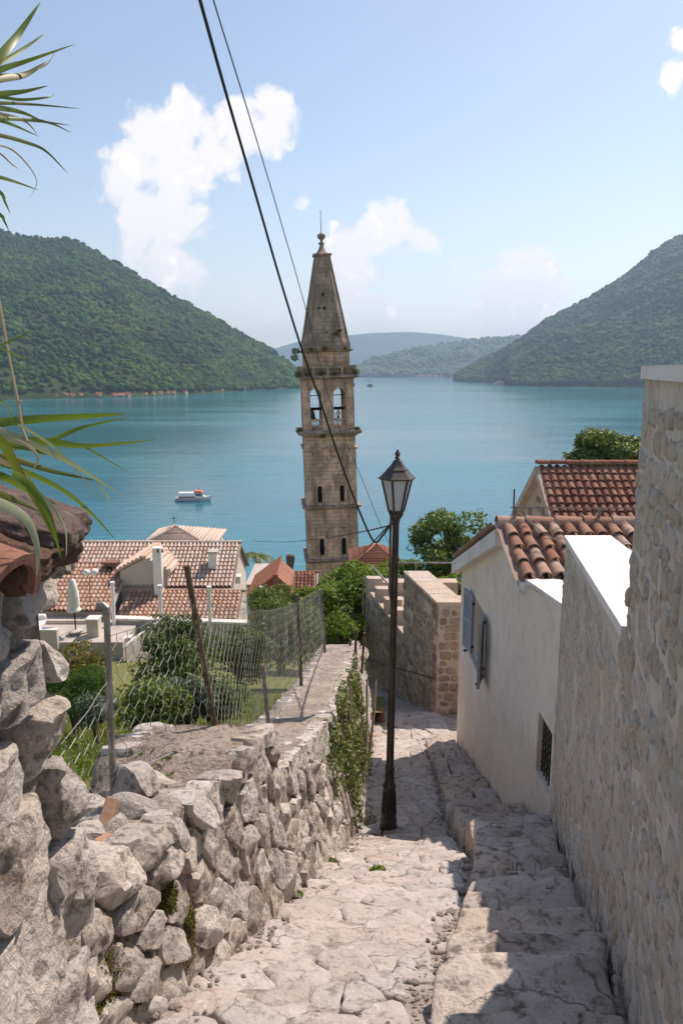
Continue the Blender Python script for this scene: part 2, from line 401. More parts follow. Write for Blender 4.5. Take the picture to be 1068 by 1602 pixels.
M_FORESTF = foliage('far_forest_crown', (0.017,0.060,0.013), (0.038,0.095,0.018), (0.07,0.12,0.03), 0.1, 0.8)
M_SOIL = rock('garden_soil', (0.17,0.17,0.06), (0.13,0.15,0.045), (0.06,0.06,0.02), 1.5, 0.8, 0.04, 0.0)
def blocks(name, c1, c2, dark, stain):
    m, n = newmat(name)
    P = nd(n, 'ShaderNodeNewGeometry').outputs['Position']
    sp = nd(n, 'ShaderNodeSeparateXYZ', {0: P})
    uv = nd(n, 'ShaderNodeCombineXYZ', {0: mth(n, 'ADD', sp.outputs[0], mth(n, 'MULTIPLY', sp.outputs[1], 0.7)), 1: sp.outputs[2]}).outputs[0]
    bk = nd(n, 'ShaderNodeTexBrick', {'Vector': uv, 'Color1': (*c1, 1), 'Color2': (*c2, 1), 'Mortar': (*[0.55*x+0.45*y for x, y in zip(dark, c2)], 1), 'Scale': 1.0, 'Mortar Size': 0.014, 'Mortar Smooth': 0.6, 'Bias': 0.0, 'Brick Width': 0.95, 'Row Height': 0.42})
    big = noi(n, P, 0.55, 7, 0.65); mid = noi(n, P, 3.0, 8, 0.7)
    st = noi(n, nd(n, 'ShaderNodeVectorMath', {0: P, 1: (1, 1, .18)}, operation='MULTIPLY').outputs[0], 1.6, 6, 0.65)
    c = mixc(n, mth(n, 'MULTIPLY', smooth(n, big, 0.40, 0.62), 0.9), bk.outputs[0], stain)
    c = mixc(n, mth(n, 'MULTIPLY', smooth(n, st, 0.46, 0.64), 0.85), c, [x*.8 for x in stain])
    c = mixc(n, mth(n, 'MULTIPLY', smooth(n, mid, 0.46, 0.34), 0.55), c, dark)
    h = mth(n, 'ADD', mth(n, 'MULTIPLY', bk.outputs[1], -0.6), mid)
    finish(n, c, 0.92, h, 0.8, 0.06, 0.2)
    return m
M_TOWER = blocks('weathered_tower_stone', (0.78,0.545,0.41), (0.67,0.455,0.34), (0.16,0.12,0.09), (0.36,0.26,0.195))
M_TOWERD = blocks('grey_spire_stone', (0.46,0.355,0.28), (0.38,0.295,0.235), (0.12,0.095,0.078), (0.23,0.18,0.145))
def hillmat():
    m, n = newmat('hillside')
    P = nd(n, 'ShaderNodeNewGeometry').outputs['Position']
    c = mixc(n, smooth(n, noi(n, P, 0.012, 8, 0.7), 0.35, 0.65), (0.028,0.055,0.018), (0.06,0.085,0.028))
    c = mixc(n, smooth(n, noi(n, P, 0.02, 6, 0.65), 0.62, 0.72), c, (0.16,0.16,0.085))
    finish(n, c, 0.95, noi(n, P, 0.15, 6, 0.7), 1.0, 3.0, 0.05)
    return m
M_HILL = hillmat()
def watermat():
    m, n = newmat('bay_water')
    P = nd(n, 'ShaderNodeNewGeometry').outputs['Position']
    st = nd(n, 'ShaderNodeVectorMath', {0: P, 1: (0.55, 1.0, 1.0)}, operation='MULTIPLY').outputs[0]
    a = noi(n, st, 0.35, 6, 0.62, 0.4); b = noi(n, st, 0.06, 4, 0.55, 0.5); c = noi(n, st, 1.6, 4, 0.6)
    h = mth(n, 'ADD', mth(n, 'ADD', mth(n, 'MULTIPLY', a, 0.9), mth(n, 'MULTIPLY', b, 1.6)), mth(n, 'MULTIPLY', c, 0.22))
    patch = noi(n, nd(n, 'ShaderNodeVectorMath', {0: P, 1: (0.3, 1.2, 1)}, operation='MULTIPLY').outputs[0], 0.010, 5, 0.6)
    col = mixc(n, smooth(n, patch, 0.40, 0.60), (0.009,0.112,0.165), (0.017,0.175,0.230))
    finish(n, col, 0.12, h, smooth(n, patch, 0.35, 0.65, 0.10, 0.26), 1.0, 0.5, extra={'IOR': 1.333})
    return m
M_WATER = watermat()
# ------------------------------------------------------------------ the bay, hills and haze
ZW = -40.0
def lerp_tab(tab, x):
    xs = [t[0] for t in tab]; ys = [t[1] for t in tab]
    return float(np.interp(x, xs, ys))
v = [(-8500,60,ZW),(8500,60,ZW),(8500,9600,ZW),(-8500,9600,ZW)]
w = link('water', np_mesh('water', v, [(0,1,2,3)]), M_WATER); tag(w, kind='structure')

ICO = None
def ico():
    global ICO
    if ICO is None:
        bm = bmesh.new(); bmesh.ops.create_icosphere(bm, subdivisions=1, radius=1.0)
        ICO = (np.array([v.co[:] for v in bm.verts]), np.array([[v.index for v in f.verts] for f in bm.faces])); bm.free()
    return ICO
class Hill:
    def __init__(s, prof, shore, Dr, expo=0.8, lump=14.0, seed=0.0):
        s.prof, s.shore, s.Dr, s.expo, s.lump, s.seed = prof, shore, Dr, expo, lump, seed
    def P(s, px, t):
        py = lerp_tab(s.prof, px); r = at(px, py, 1.0)
        Ds = lerp_tab(s.shore, px); Dr = Ds + lerp_tab(s.Dr, px)
        zr = r.z*Dr; a = r.x
        if t <= 1:
            D = Ds + (Dr-Ds)*t
            z = ZW + (zr-ZW)*(t**s.expo)
            k = math.sin(math.pi*min(1, t))
            z += s.lump*k*min(1.0, (zr-ZW)/150)*fbm(Vector((a*D*0.006+s.seed, D*0.006, 0.3)), 4)
        else:
            D = Dr + (t-1)*(Dr-Ds)*1.6; z = ZW + (zr-ZW)*max(-0.05, 1-(t-1)*1.1)
        return Vector((a*D, D, z))
    def mesh(s, name, nx, ny, nb=5):
        x0, x1 = s.prof[0][0], s.prof[-1][0]
        ts = [j/ny for j in range(ny+1)] + [1+ (j+1)/nb for j in range(nb)]
        V = [s.P(x0+(x1-x0)*i/nx, t) for i in range(nx+1) for t in ts]
        m = len(ts)
        Fc = [(i*m+j, (i+1)*m+j, (i+1)*m+j+1, i*m+j+1) for i in range(nx) for j in range(m-1)]
        o = link(name, np_mesh(name, [tuple(p) for p in V], Fc), M_HILL, smooth=True)
        return tag(o, kind='structure')
    def forest(s, name, n, x0, x1, r0, r1, mat, label, tmax=1.02, seed=1):
        g = np.random.default_rng(seed); iv, jf = ico()
        nv = len(iv); V = np.zeros((n, nv, 3)); k = 0
        while k < n:
            px = g.uniform(x0, x1); t = g.uniform(0.014, tmax)
            p = s.P(px, t)
            # terraces and glades: thinner stands where the ground noise is high
            if noise.noise(Vector((p.x*0.011, p.y*0.011, p.z*0.03))) > 0.24 and g.random() < 0.75: continue
            if noise.noise(Vector((p.x*0.004+3, p.y*0.004, p.z*0.075))) > 0.30 and g.random() < 0.6: continue
            r = g.uniform(r0, r1)*g.choice([.55, .75, 1.0, 1.0, 1.3], p=[.25,.25,.25,.17,.08])
            q = iv*np.array([r, r, r*g.uniform(0.75, 1.15)])*(1+g.uniform(-0.22, 0.22, (nv, 1)))
            V[k] = q + np.array([p.x, p.y, p.z + r*0.35]); k += 1
        Fc = (jf[None]+np.arange(n)[:, None, None]*nv).reshape(-1, 3)
        o = link(name, np_mesh(name, V.reshape(-1, 3), Fc), mat)
        return tag(o, label, 'forest', kind='stuff')
HL = Hill([(-1500,400),(-600,345),(-200,338),(-60,352),(0,361),(40,371),(80,372),(112,374),(150,394),(200,421),(260,458),(320,490),(380,525),(420,545),(450,566),(466,584),(478,600)],
          [(-1500,900),(-200,960),(0,1010),(200,1110),(300,1230),(400,1480),(478,1700)], [(-1500,1000),(0,950),(250,760),(400,380),(478,60)], 0.86, 26, 1.0)
HR = Hill([(708,589),(722,582),(740,571),(780,552),(815,531),(852,503),(900,478),(950,450),(985,426),(1020,396),(1050,376),(1068,369),(1150,340),(1400,350),(2200,400)],
          [(708,2650),(728,2500),(762,2400),(800,1900),(860,1780),(1005,1680),(1100,1600),(2200,1300)], [(708,60),(728,200),(815,700),(900,900),(1068,1000),(2200,1000)], 0.86, 26, 7.0)
HM = Hill([(545,582),(560,573),(580,564),(610,556),(660,545),(720,536),(760,531),(812,528),(860,534),(930,555)],
          [(545,4200),(930,3900)], [(545,150),(600,500),(720,800),(930,800)], 0.85, 30, 3.0)
HF = Hill([(150,572),(330,562),(430,545),(470,533),(520,527),(580,521),(640,519),(690,523),(735,530),(800,545),(900,556),(1000,572)],
          [(150,7600),(1000,7600)], [(150,500),(600,1200),(1000,500)], 0.9, 30, 5.0)
HL.mesh('hill', 150, 40); HR.mesh('hill', 120, 40); HM.mesh('hill', 70, 20); HF.mesh('mountain', 60, 12)
HL.forest('forest', 26000, -190, 478, 3.2, 6.2, M_FOREST, 'dense green woodland covering the hill across the bay, behind the bell tower', seed=3)
HR.forest('forest', 25000, 712, 1160, 4.5, 8.5, M_FOREST, 'dense green woodland on the steep hill behind the tall stone wall', seed=4)
HM.forest('forest', 7000, 548, 900, 9, 17, M_FORESTF, 'hazy woodland on the low headland beside the spire, past the strait', seed=5)

hz = MB().bbox((-8600,-330,ZW-5), (8600,9900,480))
m, n = newmat('haze_air')
nd(n, 'ShaderNodeOutputMaterial', {'Volume': nd(n, 'ShaderNodeVolumePrincipled', {'Color': (0.50,0.73,1.0), 'Density': 0.00013, 'Anisotropy': 0.3})})
hz = hz.build('haze', m); tag(hz, 'pale blue sea haze over the whole bay', 'haze', kind='stuff')

# ------------------------------------------------------------------ ground of the near shore
GLT = [(-3,-1.2),(0,-1.45),(0.6,-1.5),(1.9,-1.93),(6.72,-4.62),(6.80,-4.76),(7.2,-4.93),(11.55,-6.19),(13.5,-6.62),(17.5,-7.95),(24,-10.1)]
def GL(D): return lerp_tab(GLT, D)
XFT = [(0.9,-0.69),(1.7,-0.62),(3.5,-0.28),(7.1,0.17),(12.5,0.58),(15,0.73),(20,0.9)]
def XF(D): return lerp_tab(XFT, D)
XWT = [(-1.5,1.05),(0.3,0.76),(1.15,0.675),(2.6,1.05),(6.2,1.93),(11.55,1.94)]
def XW(D): return lerp_tab(XWT, D)
XDT = [(1.2,0.12),(1.9,0.25),(3.5,0.68),(5.0,1.0),(7.2,1.15),(8.7,1.28),(11.5,1.40)]
def XD(D): return lerp_tab(XDT, D)
ZGT = [(-10,-1.6),(0,-1.9),(2.6,-2.45),(5,-3.3),(9,-4.75),(17,-7.8),(25,-10.6),(31,-12.4),(45,-17),(60,-27),(78,-38),(95,-42.5),(140,-43)]
def ZG(x, D):
    return lerp_tab(ZGT, D) + 0.10*fbm(Vector((x*0.5, D*0.5, 0)), 3)
# coarse ground under everything, kept below the alley
V = []; xs = np.linspace(-90, 90, 61); ds = np.concatenate([np.linspace(-12, 30, 43), np.linspace(32, 140, 55)])
for D in ds:
    for x in xs:
        z = lerp_tab(ZGT, D)-1.0
        if abs(x) < 8: z = min(z, GL(D)-0.6)
        V.append((x, D, z))
nx = len(xs)
Fc = [(i*nx+j, i*nx+j+1, (i+1)*nx+j+1, (i+1)*nx+j) for i in range(len(ds)-1) for j in range(nx-1)]
tag(link('ground', np_mesh('ground', V, Fc), M_SOIL, smooth=True), kind='structure')
# garden terrace left of the rubble wall
V = []; nj = 56; gd = np.concatenate([np.linspace(0.2, 12, 60), np.linspace(12.3, 32, 50)])
for D in gd:
    xe = XF(D)-0.42 if D < 12.5 else XF(D)+0.2
    for j in range(nj):
        s = j/(nj-1); x = xe-22*s**1.8
        V.append((x, D, ZG(x, D)))
Fc = [(i*nj+j+1, i*nj+j, (i+1)*nj+j, (i+1)*nj+j+1) for i in range(len(gd)-1) for j in range(nj-1)]
tag(link('garden_ground', np_mesh('garden_ground', V, Fc), M_SOIL, smooth=True), kind='structure')

# ------------------------------------------------------------------ stone cutting
def clip_half(poly, a, b, c):
    out = []; n = len(poly)
    for i in range(n):
        p, q = poly[i], poly[(i+1) % n]
        dp = a*p[0]+b*p[1]-c; dq = a*q[0]+b*q[1]-c
        if dp <= 0: out.append(p)
        if (dp < 0 < dq) or (dq < 0 < dp):
            t = dp/(dp-dq); out.append((p[0]+(q[0]-p[0])*t, p[1]+(q[1]-p[1])*t))
    return out
def cells(x0, x1, y0, y1, pts, near=28):
    P = np.array(pts); res = []
    for i, (x, y) in enumerate(pts):
        d = ((P-P[i])**2).sum(1); order = np.argsort(d)[1:near]
        poly = [(x0,y0),(x1,y0),(x1,y1),(x0,y1)]
        for j in order:
            qx, qy = pts[j]; a, b = qx-x, qy-y
            poly = clip_half(poly, a, b, (qx*qx+qy*qy-x*x-y*y)/2)
            if len(poly) < 3: break
        if len(poly) >= 3: res.append(poly)
    return res
def scatter_rows(x0, x1, y0, y1, cw, ch, jit, r):
    pts = []; ny = max(1, round((y1-y0)/ch)); hh = (y1-y0)/ny
    for j in range(ny):
        x = x0 + r.uniform(-0.5, 0.0)*cw
        while x < x1:
            wd = cw*r.uniform(0.6, 1.45)
            if x0 <= x+wd/2 <= x1: pts.append((x+wd/2, y0+(j+0.5)*hh + r.uniform(-jit, jit)*ch))
            x += wd
    return pts
def area_c(poly):
    A = cx = cy = 0
    for i in range(len(poly)):
        x0, y0 = poly[i]; x1, y1 = poly[(i+1) % len(poly)]
        k = x0*y1-x1*y0; A += k; cx += (x0+x1)*k; cy += (y0+y1)*k
    A /= 2
    if abs(A) < 1e-9: return 0, poly[0]
    return A, (cx/(6*A), cy/(6*A))
def shape_poly(poly, gap, r, step, soft, jag):
    A, c = area_c(poly)
    if A < 0: poly = poly[::-1]; A = -A
    if A < 1e-4: return None, None
    rad = math.sqrt(A/math.pi); k = max(0.3, 1-gap/rad)
    poly = [(c[0]+(p[0]-c[0])*k, c[1]+(p[1]-c[1])*k) for p in poly]
    out = []; n = len(poly)
    for i in range(n):
        p, q = poly[i], poly[(i+1) % n]
        L = math.hypot(q[0]-p[0], q[1]-p[1]); m = max(1, round(L/step))
        if L < step*.35 and n > 4: continue
        for j in range(m): out.append((p[0]+(q[0]-p[0])*j/m, p[1]+(q[1]-p[1])*j/m))
    if len(out) < 4: return None, None
    for _ in range(soft):
        m = len(out)
        out = [(.5*out[i][0]+.25*out[i-1][0]+.25*out[(i+1) % m][0], .5*out[i][1]+.25*out[i-1][1]+.25*out[(i+1) % m][1]) for i in range(m)]
    if jag:
        sd = r.uniform(0, 99); f = 1.6/rad
        o2 = []
        for p in out:
            d = jag*rad*noise.noise(Vector((p[0]*f, p[1]*f, sd)))
            q = (p[0]-c[0], p[1]-c[1]); l = math.hypot(*q)+1e-6
            o2.append((p[0]+q[0]/l*d, p[1]+q[1]/l*d))
        out = o2
    return out, c
def stone(name, poly, mapf, parent, mat, r, gap=0.012, back=0.06, bulge=0.03, amp=0.015, freq=6.0, rings=((1.0,.35),(.88,.8),(.62,1.0),(.3,1.0)), step=0.09, soft=1, jag=0.06, tilt=0.0, facets=0, sharp=None, fine=0.3):
    pl, c = shape_poly(poly, gap, r, step, soft, jag)
    if pl is None: return None
    n = len(pl); lv = []
    tx, ty = r.uniform(-tilt, tilt), r.uniform(-tilt, tilt); sd = Vector((r.uniform(0, 50), 0, 0))
    rad = sum(math.hypot(p[0]-c[0], p[1]-c[1]) for p in pl)/n
    fc = [(math.cos(a)*g, math.sin(a)*g, r.uniform(.55, 1.05)) for a, g in ((r.uniform(0, 6.28), r.uniform(.5, 1.6)) for _ in range(facets))]
    def height(s, t, h):
        q = mapf(s, t, 0.0); x, y = (s-c[0])/rad, (t-c[1])/rad
        hh = h
        for a_, b_, h0 in fc: hh = min(hh, h0-(a_*x+b_*y)*.55)
        e = amp*fbm(q*freq+sd, 3)
        if fine: e += amp*fine*fbm(q*freq*3.3+sd, 2)
        return max(hh, -.6)*bulge + e + tx*(s-c[0]) + ty*(t-c[1])
    def add(k, h):
        for p in pl:
            s, t = c[0]+(p[0]-c[0])*k, c[1]+(p[1]-c[1])*k
            lv.append(mapf(s, t, height(s, t, h)) if h > -9 else mapf(s, t, -back))
    add(1.0, -10)
    for k, h in rings: add(k, h)
    lv.append(mapf(c[0], c[1], height(c[0], c[1], rings[-1][1])))
    fs = []; m = len(rings)+1
    for i in range(m-1):
        for k in range(n):
            fs.append((i*n+k, i*n+(k+1) % n, (i+1)*n+(k+1) % n, (i+1)*n+k))
    for k in range(n): fs.append(((m-1)*n+k, (m-1)*n+(k+1) % n, m*n))
    p0, p1, p2 = lv[(m-1)*n], lv[(m-1)*n+n//3], lv[(m-1)*n+2*n//3]
    nr = (p1-p0).cross(p2-p0); outv = mapf(c[0], c[1], 1.0)-mapf(c[0], c[1], 0.0)
    if nr.dot(outv) < 0: fs = [tuple(reversed(f)) for f in fs]
    b = MB(); b.v = [tuple(p) for p in lv]; b.f = fs
    o = b.build(name, mat, parent, True, org=mapf(c[0], c[1], 0.0))
    if sharp:
        try: o.data.set_sharp_from_angle(angle=R(sharp))
        except Exception: pass
    return o
def courses(x0, x1, y0, y1, cw, ch, r, jit=0.012, vary=0.35):
    """squared stones in level courses of uneven height; a list of quads"""
    out = []; y = y0
    while y < y1-ch*.4:
        h = ch*r.uniform(1-vary, 1+vary); ye = min(y+h, y1); x = x0-r.uniform(0, cw)
        while x < x1:
            w_ = cw*r.uniform(.55, 1.5); a, b = max(x, x0), min(x+w_, x1)
            if b-a > cw*.2:
                j = lambda: r.uniform(-jit, jit)
                out.append([(a+j(), y+j()), (b+j(), y+j()), (b+j(), ye+j()), (a+j(), ye+j())])
            x += w_
        y = ye
    return out
def blob_rock(name, c, d, parent, mat, r, sub=2, amp=0.25, rot=None, flat=0.0):
    bm = bmesh.new(); bmesh.ops.create_icosphere(bm, subdivisions=sub, radius=0.5)
    sd = Vector((r.uniform(0, 90), r.uniform(0, 90), r.uniform(0, 90)))
    M = Matrix.Rotation(r.uniform(-0.4, 0.4), 3, 'X') @ Matrix.Rotation(r.uniform(0, 6.28) if rot is None else rot, 3, 'Z')
    pls = [(Vector((r.gauss(0, 1), r.gauss(0, 1), r.gauss(0, 1))).normalized(), r.uniform(0.27, 0.42)) for _ in range(9)]
    for v_ in bm.verts:
        p = v_.co.copy()
        for nn, h in pls:
            k = p.dot(nn)
            if k > h: p -= nn*(k-h)*0.92
        p *= 1 + amp*fbm(p*2.2+sd, 3)
        v_.co = M @ Vector((p.x*d[0], p.y*d[1], p.z*d[2]))*1.25
    b = MB(); b.v = [tuple(Vector(c)+v_.co) for v_ in bm.verts]; b.f = [tuple(v_.index for v_ in f.verts) for f in bm.faces]; bm.free()
    o = b.build(name, mat, parent, True, org=c)
    try: o.data.set_sharp_from_angle(angle=R(34))
    except Exception: pass
    return o

# ------------------------------------------------------------------ the stepped alley
# left: a worn ramp of crazy paving
path_r = random.Random(11)
def path_sheet(name, d0, d1, xl, xr, drop, mat, nd_=90, nx_=8):
    V = []
    for i in range(nd_+1):
        D = d0+(d1-d0)*i/nd_
        for j in range(nx_+1):
            x = xl(D)+(xr(D)-xl(D))*j/nx_
            V.append((x, D, GL(D)-drop+0.012*fbm(Vector((x*5, D*5, 1)), 3)))
    k = nx_+1
    Fc = [(i*k+j, i*k+j+1, (i+1)*k+j+1, (i+1)*k+j) for i in range(nd_) for j in range(nx_)]
    o = link(name, np_mesh(name, V, Fc), mat, smooth=True)
    WL[o.name] = Vector((0, 0, 0))
    return tag(o, kind='structure')
path = path_sheet('path', -1.5, 24, lambda D: XF(D)-0.25, lambda D: (XW(D) if D < 11.55 else 3.6)+0.1, 0.012, M_DIRT)
def path_map(D0):
    z0 = GL(D0); off = path_r.uniform(-0.008, 0.012); k = path_r.uniform(0.58, 0.84)
    def f(s, t, n):
        z = z0 + k*(GL(s)-z0) + off
        if abs(s-6.76) < 0.5: z = GL(6.7 if D0 < 6.74 else 6.85) + off + 0.35*((s-6.76))*(-0.56)
        return Vector((t, s, z+n))
    return f
pts = []
D = 1.0
while D < 13.4:
    stp = 0.19 if D < 7 else 0.30
    xl, xr = XF(D)+0.02, (XD(D)-0.02 if D < 11.5 else XW(D)-0.02)
    x = xl + path_r.uniform(0, 0.2)
    while x < xr:
        pts.append((D+path_r.uniform(-.11, .11), x+path_r.uniform(-.04, .04))); x += path_r.uniform(0.13, 0.46)
    D += stp
cs = cells(0.8, 13.6, -0.8, 2.2, pts)
for p in cs:
    A, c = area_c(p)
    if not 0.9 < c[0] < 13.5: continue
    p = clip_half(p, 0, 1, (XD(min(c[0], 11.4))-0.02 if c[0] < 11.5 else 1.93)); p = clip_half(p, 0, -1, -(XF(c[0])+0.0))
    if len(p) < 3: continue
    A, c = area_c(p)
    p = clip_half(p, 0, 1, (XD(c[0])-0.03 if c[0] < 11.5 else 1.93)); p = clip_half(p, 0, -1, -(XF(c[0])+0.0))
    if c[0] < 6.76: p = clip_half(p, 1, 0, 6.76)
    else: p = clip_half(p, -1, 0, -6.76)
    if len(p) < 3: continue
    stone('paving_stone', p, path_map(c[0]), path, M_PAVE, path_r, gap=0.002, back=0.07 if c[0] < 6.4 or c[0] > 6.76 else 0.25, bulge=0.009, amp=0.019, freq=5.5, rings=((1.0,-.3),(.95,.6),(.8,1.0),(.45,1.0)), step=.05, soft=1, jag=0.16, fine=.6)
# right: worn steps
st_r = random.Random(5)
steps = thing('stairs', None, None, (0, 0, 0), kind='structure')
del steps['kind']; steps['kind'] = 'structure'
RAISE = [(1.2,0.03),(1.9,0.06),(3.5,0.12),(5.0,0.23),(6.0,0.20),(7.2,0.10),(9,0.08),(11.5,0.04)]
D = 1.15; idx = 0
while D < 11.4:
    ln = (0.31 if D < 6.3 else 0.52)*st_r.uniform(0.88, 1.12)
    D1 = min(D+ln, 11.5); Dm = (D+D1)/2
    ztop = GL(min(Dm, 6.6) if Dm < 6.76 else max(Dm, 6.9)) + lerp_tab(RAISE, Dm)
    n_ = 1 if st_r.random() < .5 else (2 if st_r.random() < 0.85 else 3)
    cut = [0.0] + sorted(st_r.uniform(0.3, 0.75) if n_ == 2 else (0.33*(k+1)+st_r.uniform(-.1, .1)) for k in range(n_-1)) + [1.0]
    for k in range(n_):
        def X(D_, u): 
            a, b = XD(D_), XW(D_)
            return a+(b-a)*u
        e = 0.01
        sk = st_r.uniform(-.03, .03)
        poly = [(D, X(D, cut[k])+e), (D1+sk*.5, X(D1, cut[k])+e), (D1+sk, X(D1, cut[k+1])-e), (D, X(D, cut[k+1])-e)]
        if k == n_-1: poly[2] = (poly[2][0], poly[2][1]-st_r.uniform(0, .05)); poly[3] = (poly[3][0], poly[3][1]-st_r.uniform(0, .05))
        zz = ztop + st_r.uniform(-.012, .012); sl = st_r.uniform(-0.07, -0.02)
        def mp(s, t, n, zz=zz, Dm=Dm, sl=sl): return Vector((t, s, zz + sl*(s-Dm) + n))
        stone('step_slab', poly, mp, steps, M_STEP, st_r, gap=0.004, back=0.34, bulge=0.014, amp=0.022, freq=4.0, rings=((1.0,-0.3),(.985,.3),(.95,.8),(.85,1.0),(.65,1.0),(.45,1.0),(.2,1.0)), step=.045, soft=1, jag=0.09, fine=.6)
    D = D1; idx += 1
# crumbs of rubble and dirt in the gully between ramp and steps, and along the wall foot
db = MB(); dr = random.Random(21)
def pebble(b, p, r_):
    iv, jf = ico()
    s = r_*(1+0.3*dr.uniform(-1, 1))
    b.add([(p[0]+q[0]*s*dr.uniform(.8, 1.2), p[1]+q[1]*s*dr.uniform(.8, 1.2), p[2]+q[2]*s*0.7) for q in iv], [tuple(f) for f in jf])
for k in range(1500):
    if dr.random() < 0.5:
        D = dr.uniform(1.2, 11); x = XD(D)-0.03+dr.gauss(0, 0.045)
    else:
        D = dr.uniform(1.4, 12); x = XF(D)+abs(dr.gauss(0, 0.07))+0.01
    pebble(db, (x, D, GL(D)+0.012), dr.uniform(0.004, 0.013) if dr.random() < 0.95 else dr.uniform(0.018, 0.032))
tag(db.build('rubble_debris', M_MORTAR), 'small stones and crumbs in the gully between ramp and steps and along the wall foot', 'rubble', kind='stuff')

# ------------------------------------------------------------------ left rubble wall
def ZT(D):
    return lerp_tab([(1.6,-1.24),(2.28,-1.48),(2.95,-1.68),(3.0,-1.64),(3.62,-1.84),(3.66,-2.14),(4.5,-2.46),(6.1,-3.06),(8.6,-3.84),(11.5,-4.55),(12.4,-4.77),(12.6,-5.2),(14.4,-5.75)], D)
def BAT(D): return lerp_tab([(1.6,0.05),(3.6,0.10),(4.5,0.14),(8,0.26),(12.5,0.3)], D)
wr = random.Random(31)
wall = thing('rubble_wall', 'low rough limestone wall with flat mortared top running down beside the paved ramp', 'wall', (-0.3, 5, GL(5)))
def loft(secs):
    b = MB(); k = len(secs[0])
    for s in secs: b.v += [tuple(p) for p in s]
    for i in range(len(secs)-1):
        for j in range(k):
            b.f.append((i*k+j, i*k+(j+1) % k, (i+1)*k+(j+1) % k, (i+1)*k+j))
    b.f += [tuple(range(k)), tuple(range(len(secs)*k-1, (len(secs)-1)*k-1, -1))]
    return b
def TH(D): return lerp_tab([(1.7,0.62),(2.9,0.62),(3.6,0.70),(3.7,0.62),(12.5,0.62)], D)
def DROP(D, t): return max(0.0, t-0.16)*lerp_tab([(1.6,0.30),(2.8,0.24),(3.05,0.0)], D)
def wsec(D, ztd=0.0, n1=6, n2=7):
    xf, zt, zb = XF(D), ZT(D)+ztd, GL(D)-0.3
    P = []
    for i in range(n1):
        u = i/(n1-1); z = zb+(zt-zb)*u
        P.append(Vector((xf-0.016-BAT(D)*max(0, (z-GL(D)))/max(.1, zt-GL(D)), D, z)))
    xt = P[-1].x
    for i in range(1, n2): P.append(Vector((xt-(TH(D)-0.03)*i/(n2-1), D, zt-DROP(D, TH(D)*i/(n2-1)))))
    P.append(Vector((xt-TH(D), D, zt-2.2)))
    for i, p in enumerate(P):
        a = 0.030 if 0 < i < len(P)-1 else 0
        p.x += a*fbm(p*4.0, 3); p.z += 0.022*fbm(p*6.0+Vector((9, 0, 0)), 4)
    return P
core1 = loft([wsec(1.66+0.055*i, -0.06 if 1.66+0.055*i < 2.92 else 0.0) for i in range(36)]); 
core2 = loft([wsec(3.66+0.085*i) for i in range(127)])
core1.build('mortar_core', M_MORTAR, wall, True); core2.build('mortar_core', M_MORTAR, wall, True)
def face_map(s, v_, n):
    zb = GL(s)-0.04; zt = ZT(s)-0.01
    z = zb+v_*(zt-zb)
    x = XF(s)-BAT(s)*v_ - 0.012
    return Vector((x+n*0.97, s-n*0.2, z+n*0.1))
def face_stones(d0, d1, hav, cw, ch, jit, bul, amp, bigrings, gap, stp):
    k = 1/hav
    pts = [(x, y*k) for x, y in scatter_rows(d0, d1, 0, hav, cw, ch, jit, wr)]
    # cut in metres, then map back
    pm = [(x, y*hav) for x, y in pts]
    for p in cells(d0, d1, 0, hav, pm):
        c0 = area_c(p)[1]
        if 6.0 < c0[0] < 9.8 and wr.random() < 0.25: continue
        f = lambda s, t, n: face_map(s, t/hav, n)
        stone('stone', p, f, wall, M_RUBBLE, wr, gap=gap*wr.uniform(.6, 1.5), back=0.1, bulge=bul*wr.uniform(.4, 1.5), amp=amp, freq=5.5, rings=bigrings, step=stp, soft=1, jag=0.24, tilt=0.12, facets=3, fine=.45, sharp=38)
BR = ((1.0,.0),(.96,.55),(.88,.95),(.74,1.25),(.58,1.35),(.40,1.4),(.2,1.4))
face_stones(1.62, 3.62, 0.80, 0.215, 0.155, 0.34, 0.042, 0.026, BR, 0.008, .038)
face_stones(3.66, 14.3, 1.22, 0.35, 0.25, 0.32, 0.040, 0.030, ((1.0,.0),(.94,.6),(.8,1.1),(.55,1.35),(.28,1.4)), 0.010, .075)
# top stones: rough on the near stretch, edging along the mortared stretch
def top_map(s, t, n): return Vector((XF(s)-BAT(s)-t+0.02, s, ZT(s)-0.05-DROP(s, t)+n))
pts = scatter_rows(1.62, 2.93, 0.0, 0.66, 0.25, 0.20, 0.3, wr)
for p in cells(1.62, 2.93, 0, 0.66, pts):
    stone('stone', p, top_map, wall, M_RUBBLE, wr, gap=0.014*wr.uniform(.5, 1.8), back=0.1, bulge=wr.uniform(.015, .05), amp=0.028, freq=6, rings=BR, step=.045, jag=0.28, tilt=0.22, facets=4, fine=.5, sharp=38)
for (edge, d0, d1) in ((0, 2.95, 3.62), (0, 3.7, 12.4), (1, 3.0, 12.4)):
    D = d0
    while D < d1:
        ln = wr.uniform(.16, .34); wd = wr.uniform(.08, .17)
        if wr.random() < 0.88:
            a, b_ = (0.0, wd) if edge == 0 else (TH(D)-wd, TH(D)+0.03)
            p = [(D, a), (D+ln, a+wr.uniform(-.02, .02)), (D+ln, b_+wr.uniform(-.02, .03)), (D+ln*.5, b_+wr.uniform(-.02, .03)), (D, b_)]
            f = lambda s, t, n: Vector((XF(s)-BAT(s)-t+0.03, s, ZT(s)-0.01+n))
            stone('stone', p, f, wall, M_RUBBLE, wr, gap=0.010, back=0.08, bulge=wr.uniform(.010, .026), amp=0.016, freq=7, rings=((1.0,.0),(.9,.8),(.7,1.0),(.4,1.0)), step=.05, jag=0.25, facets=2, sharp=40)
        D += ln
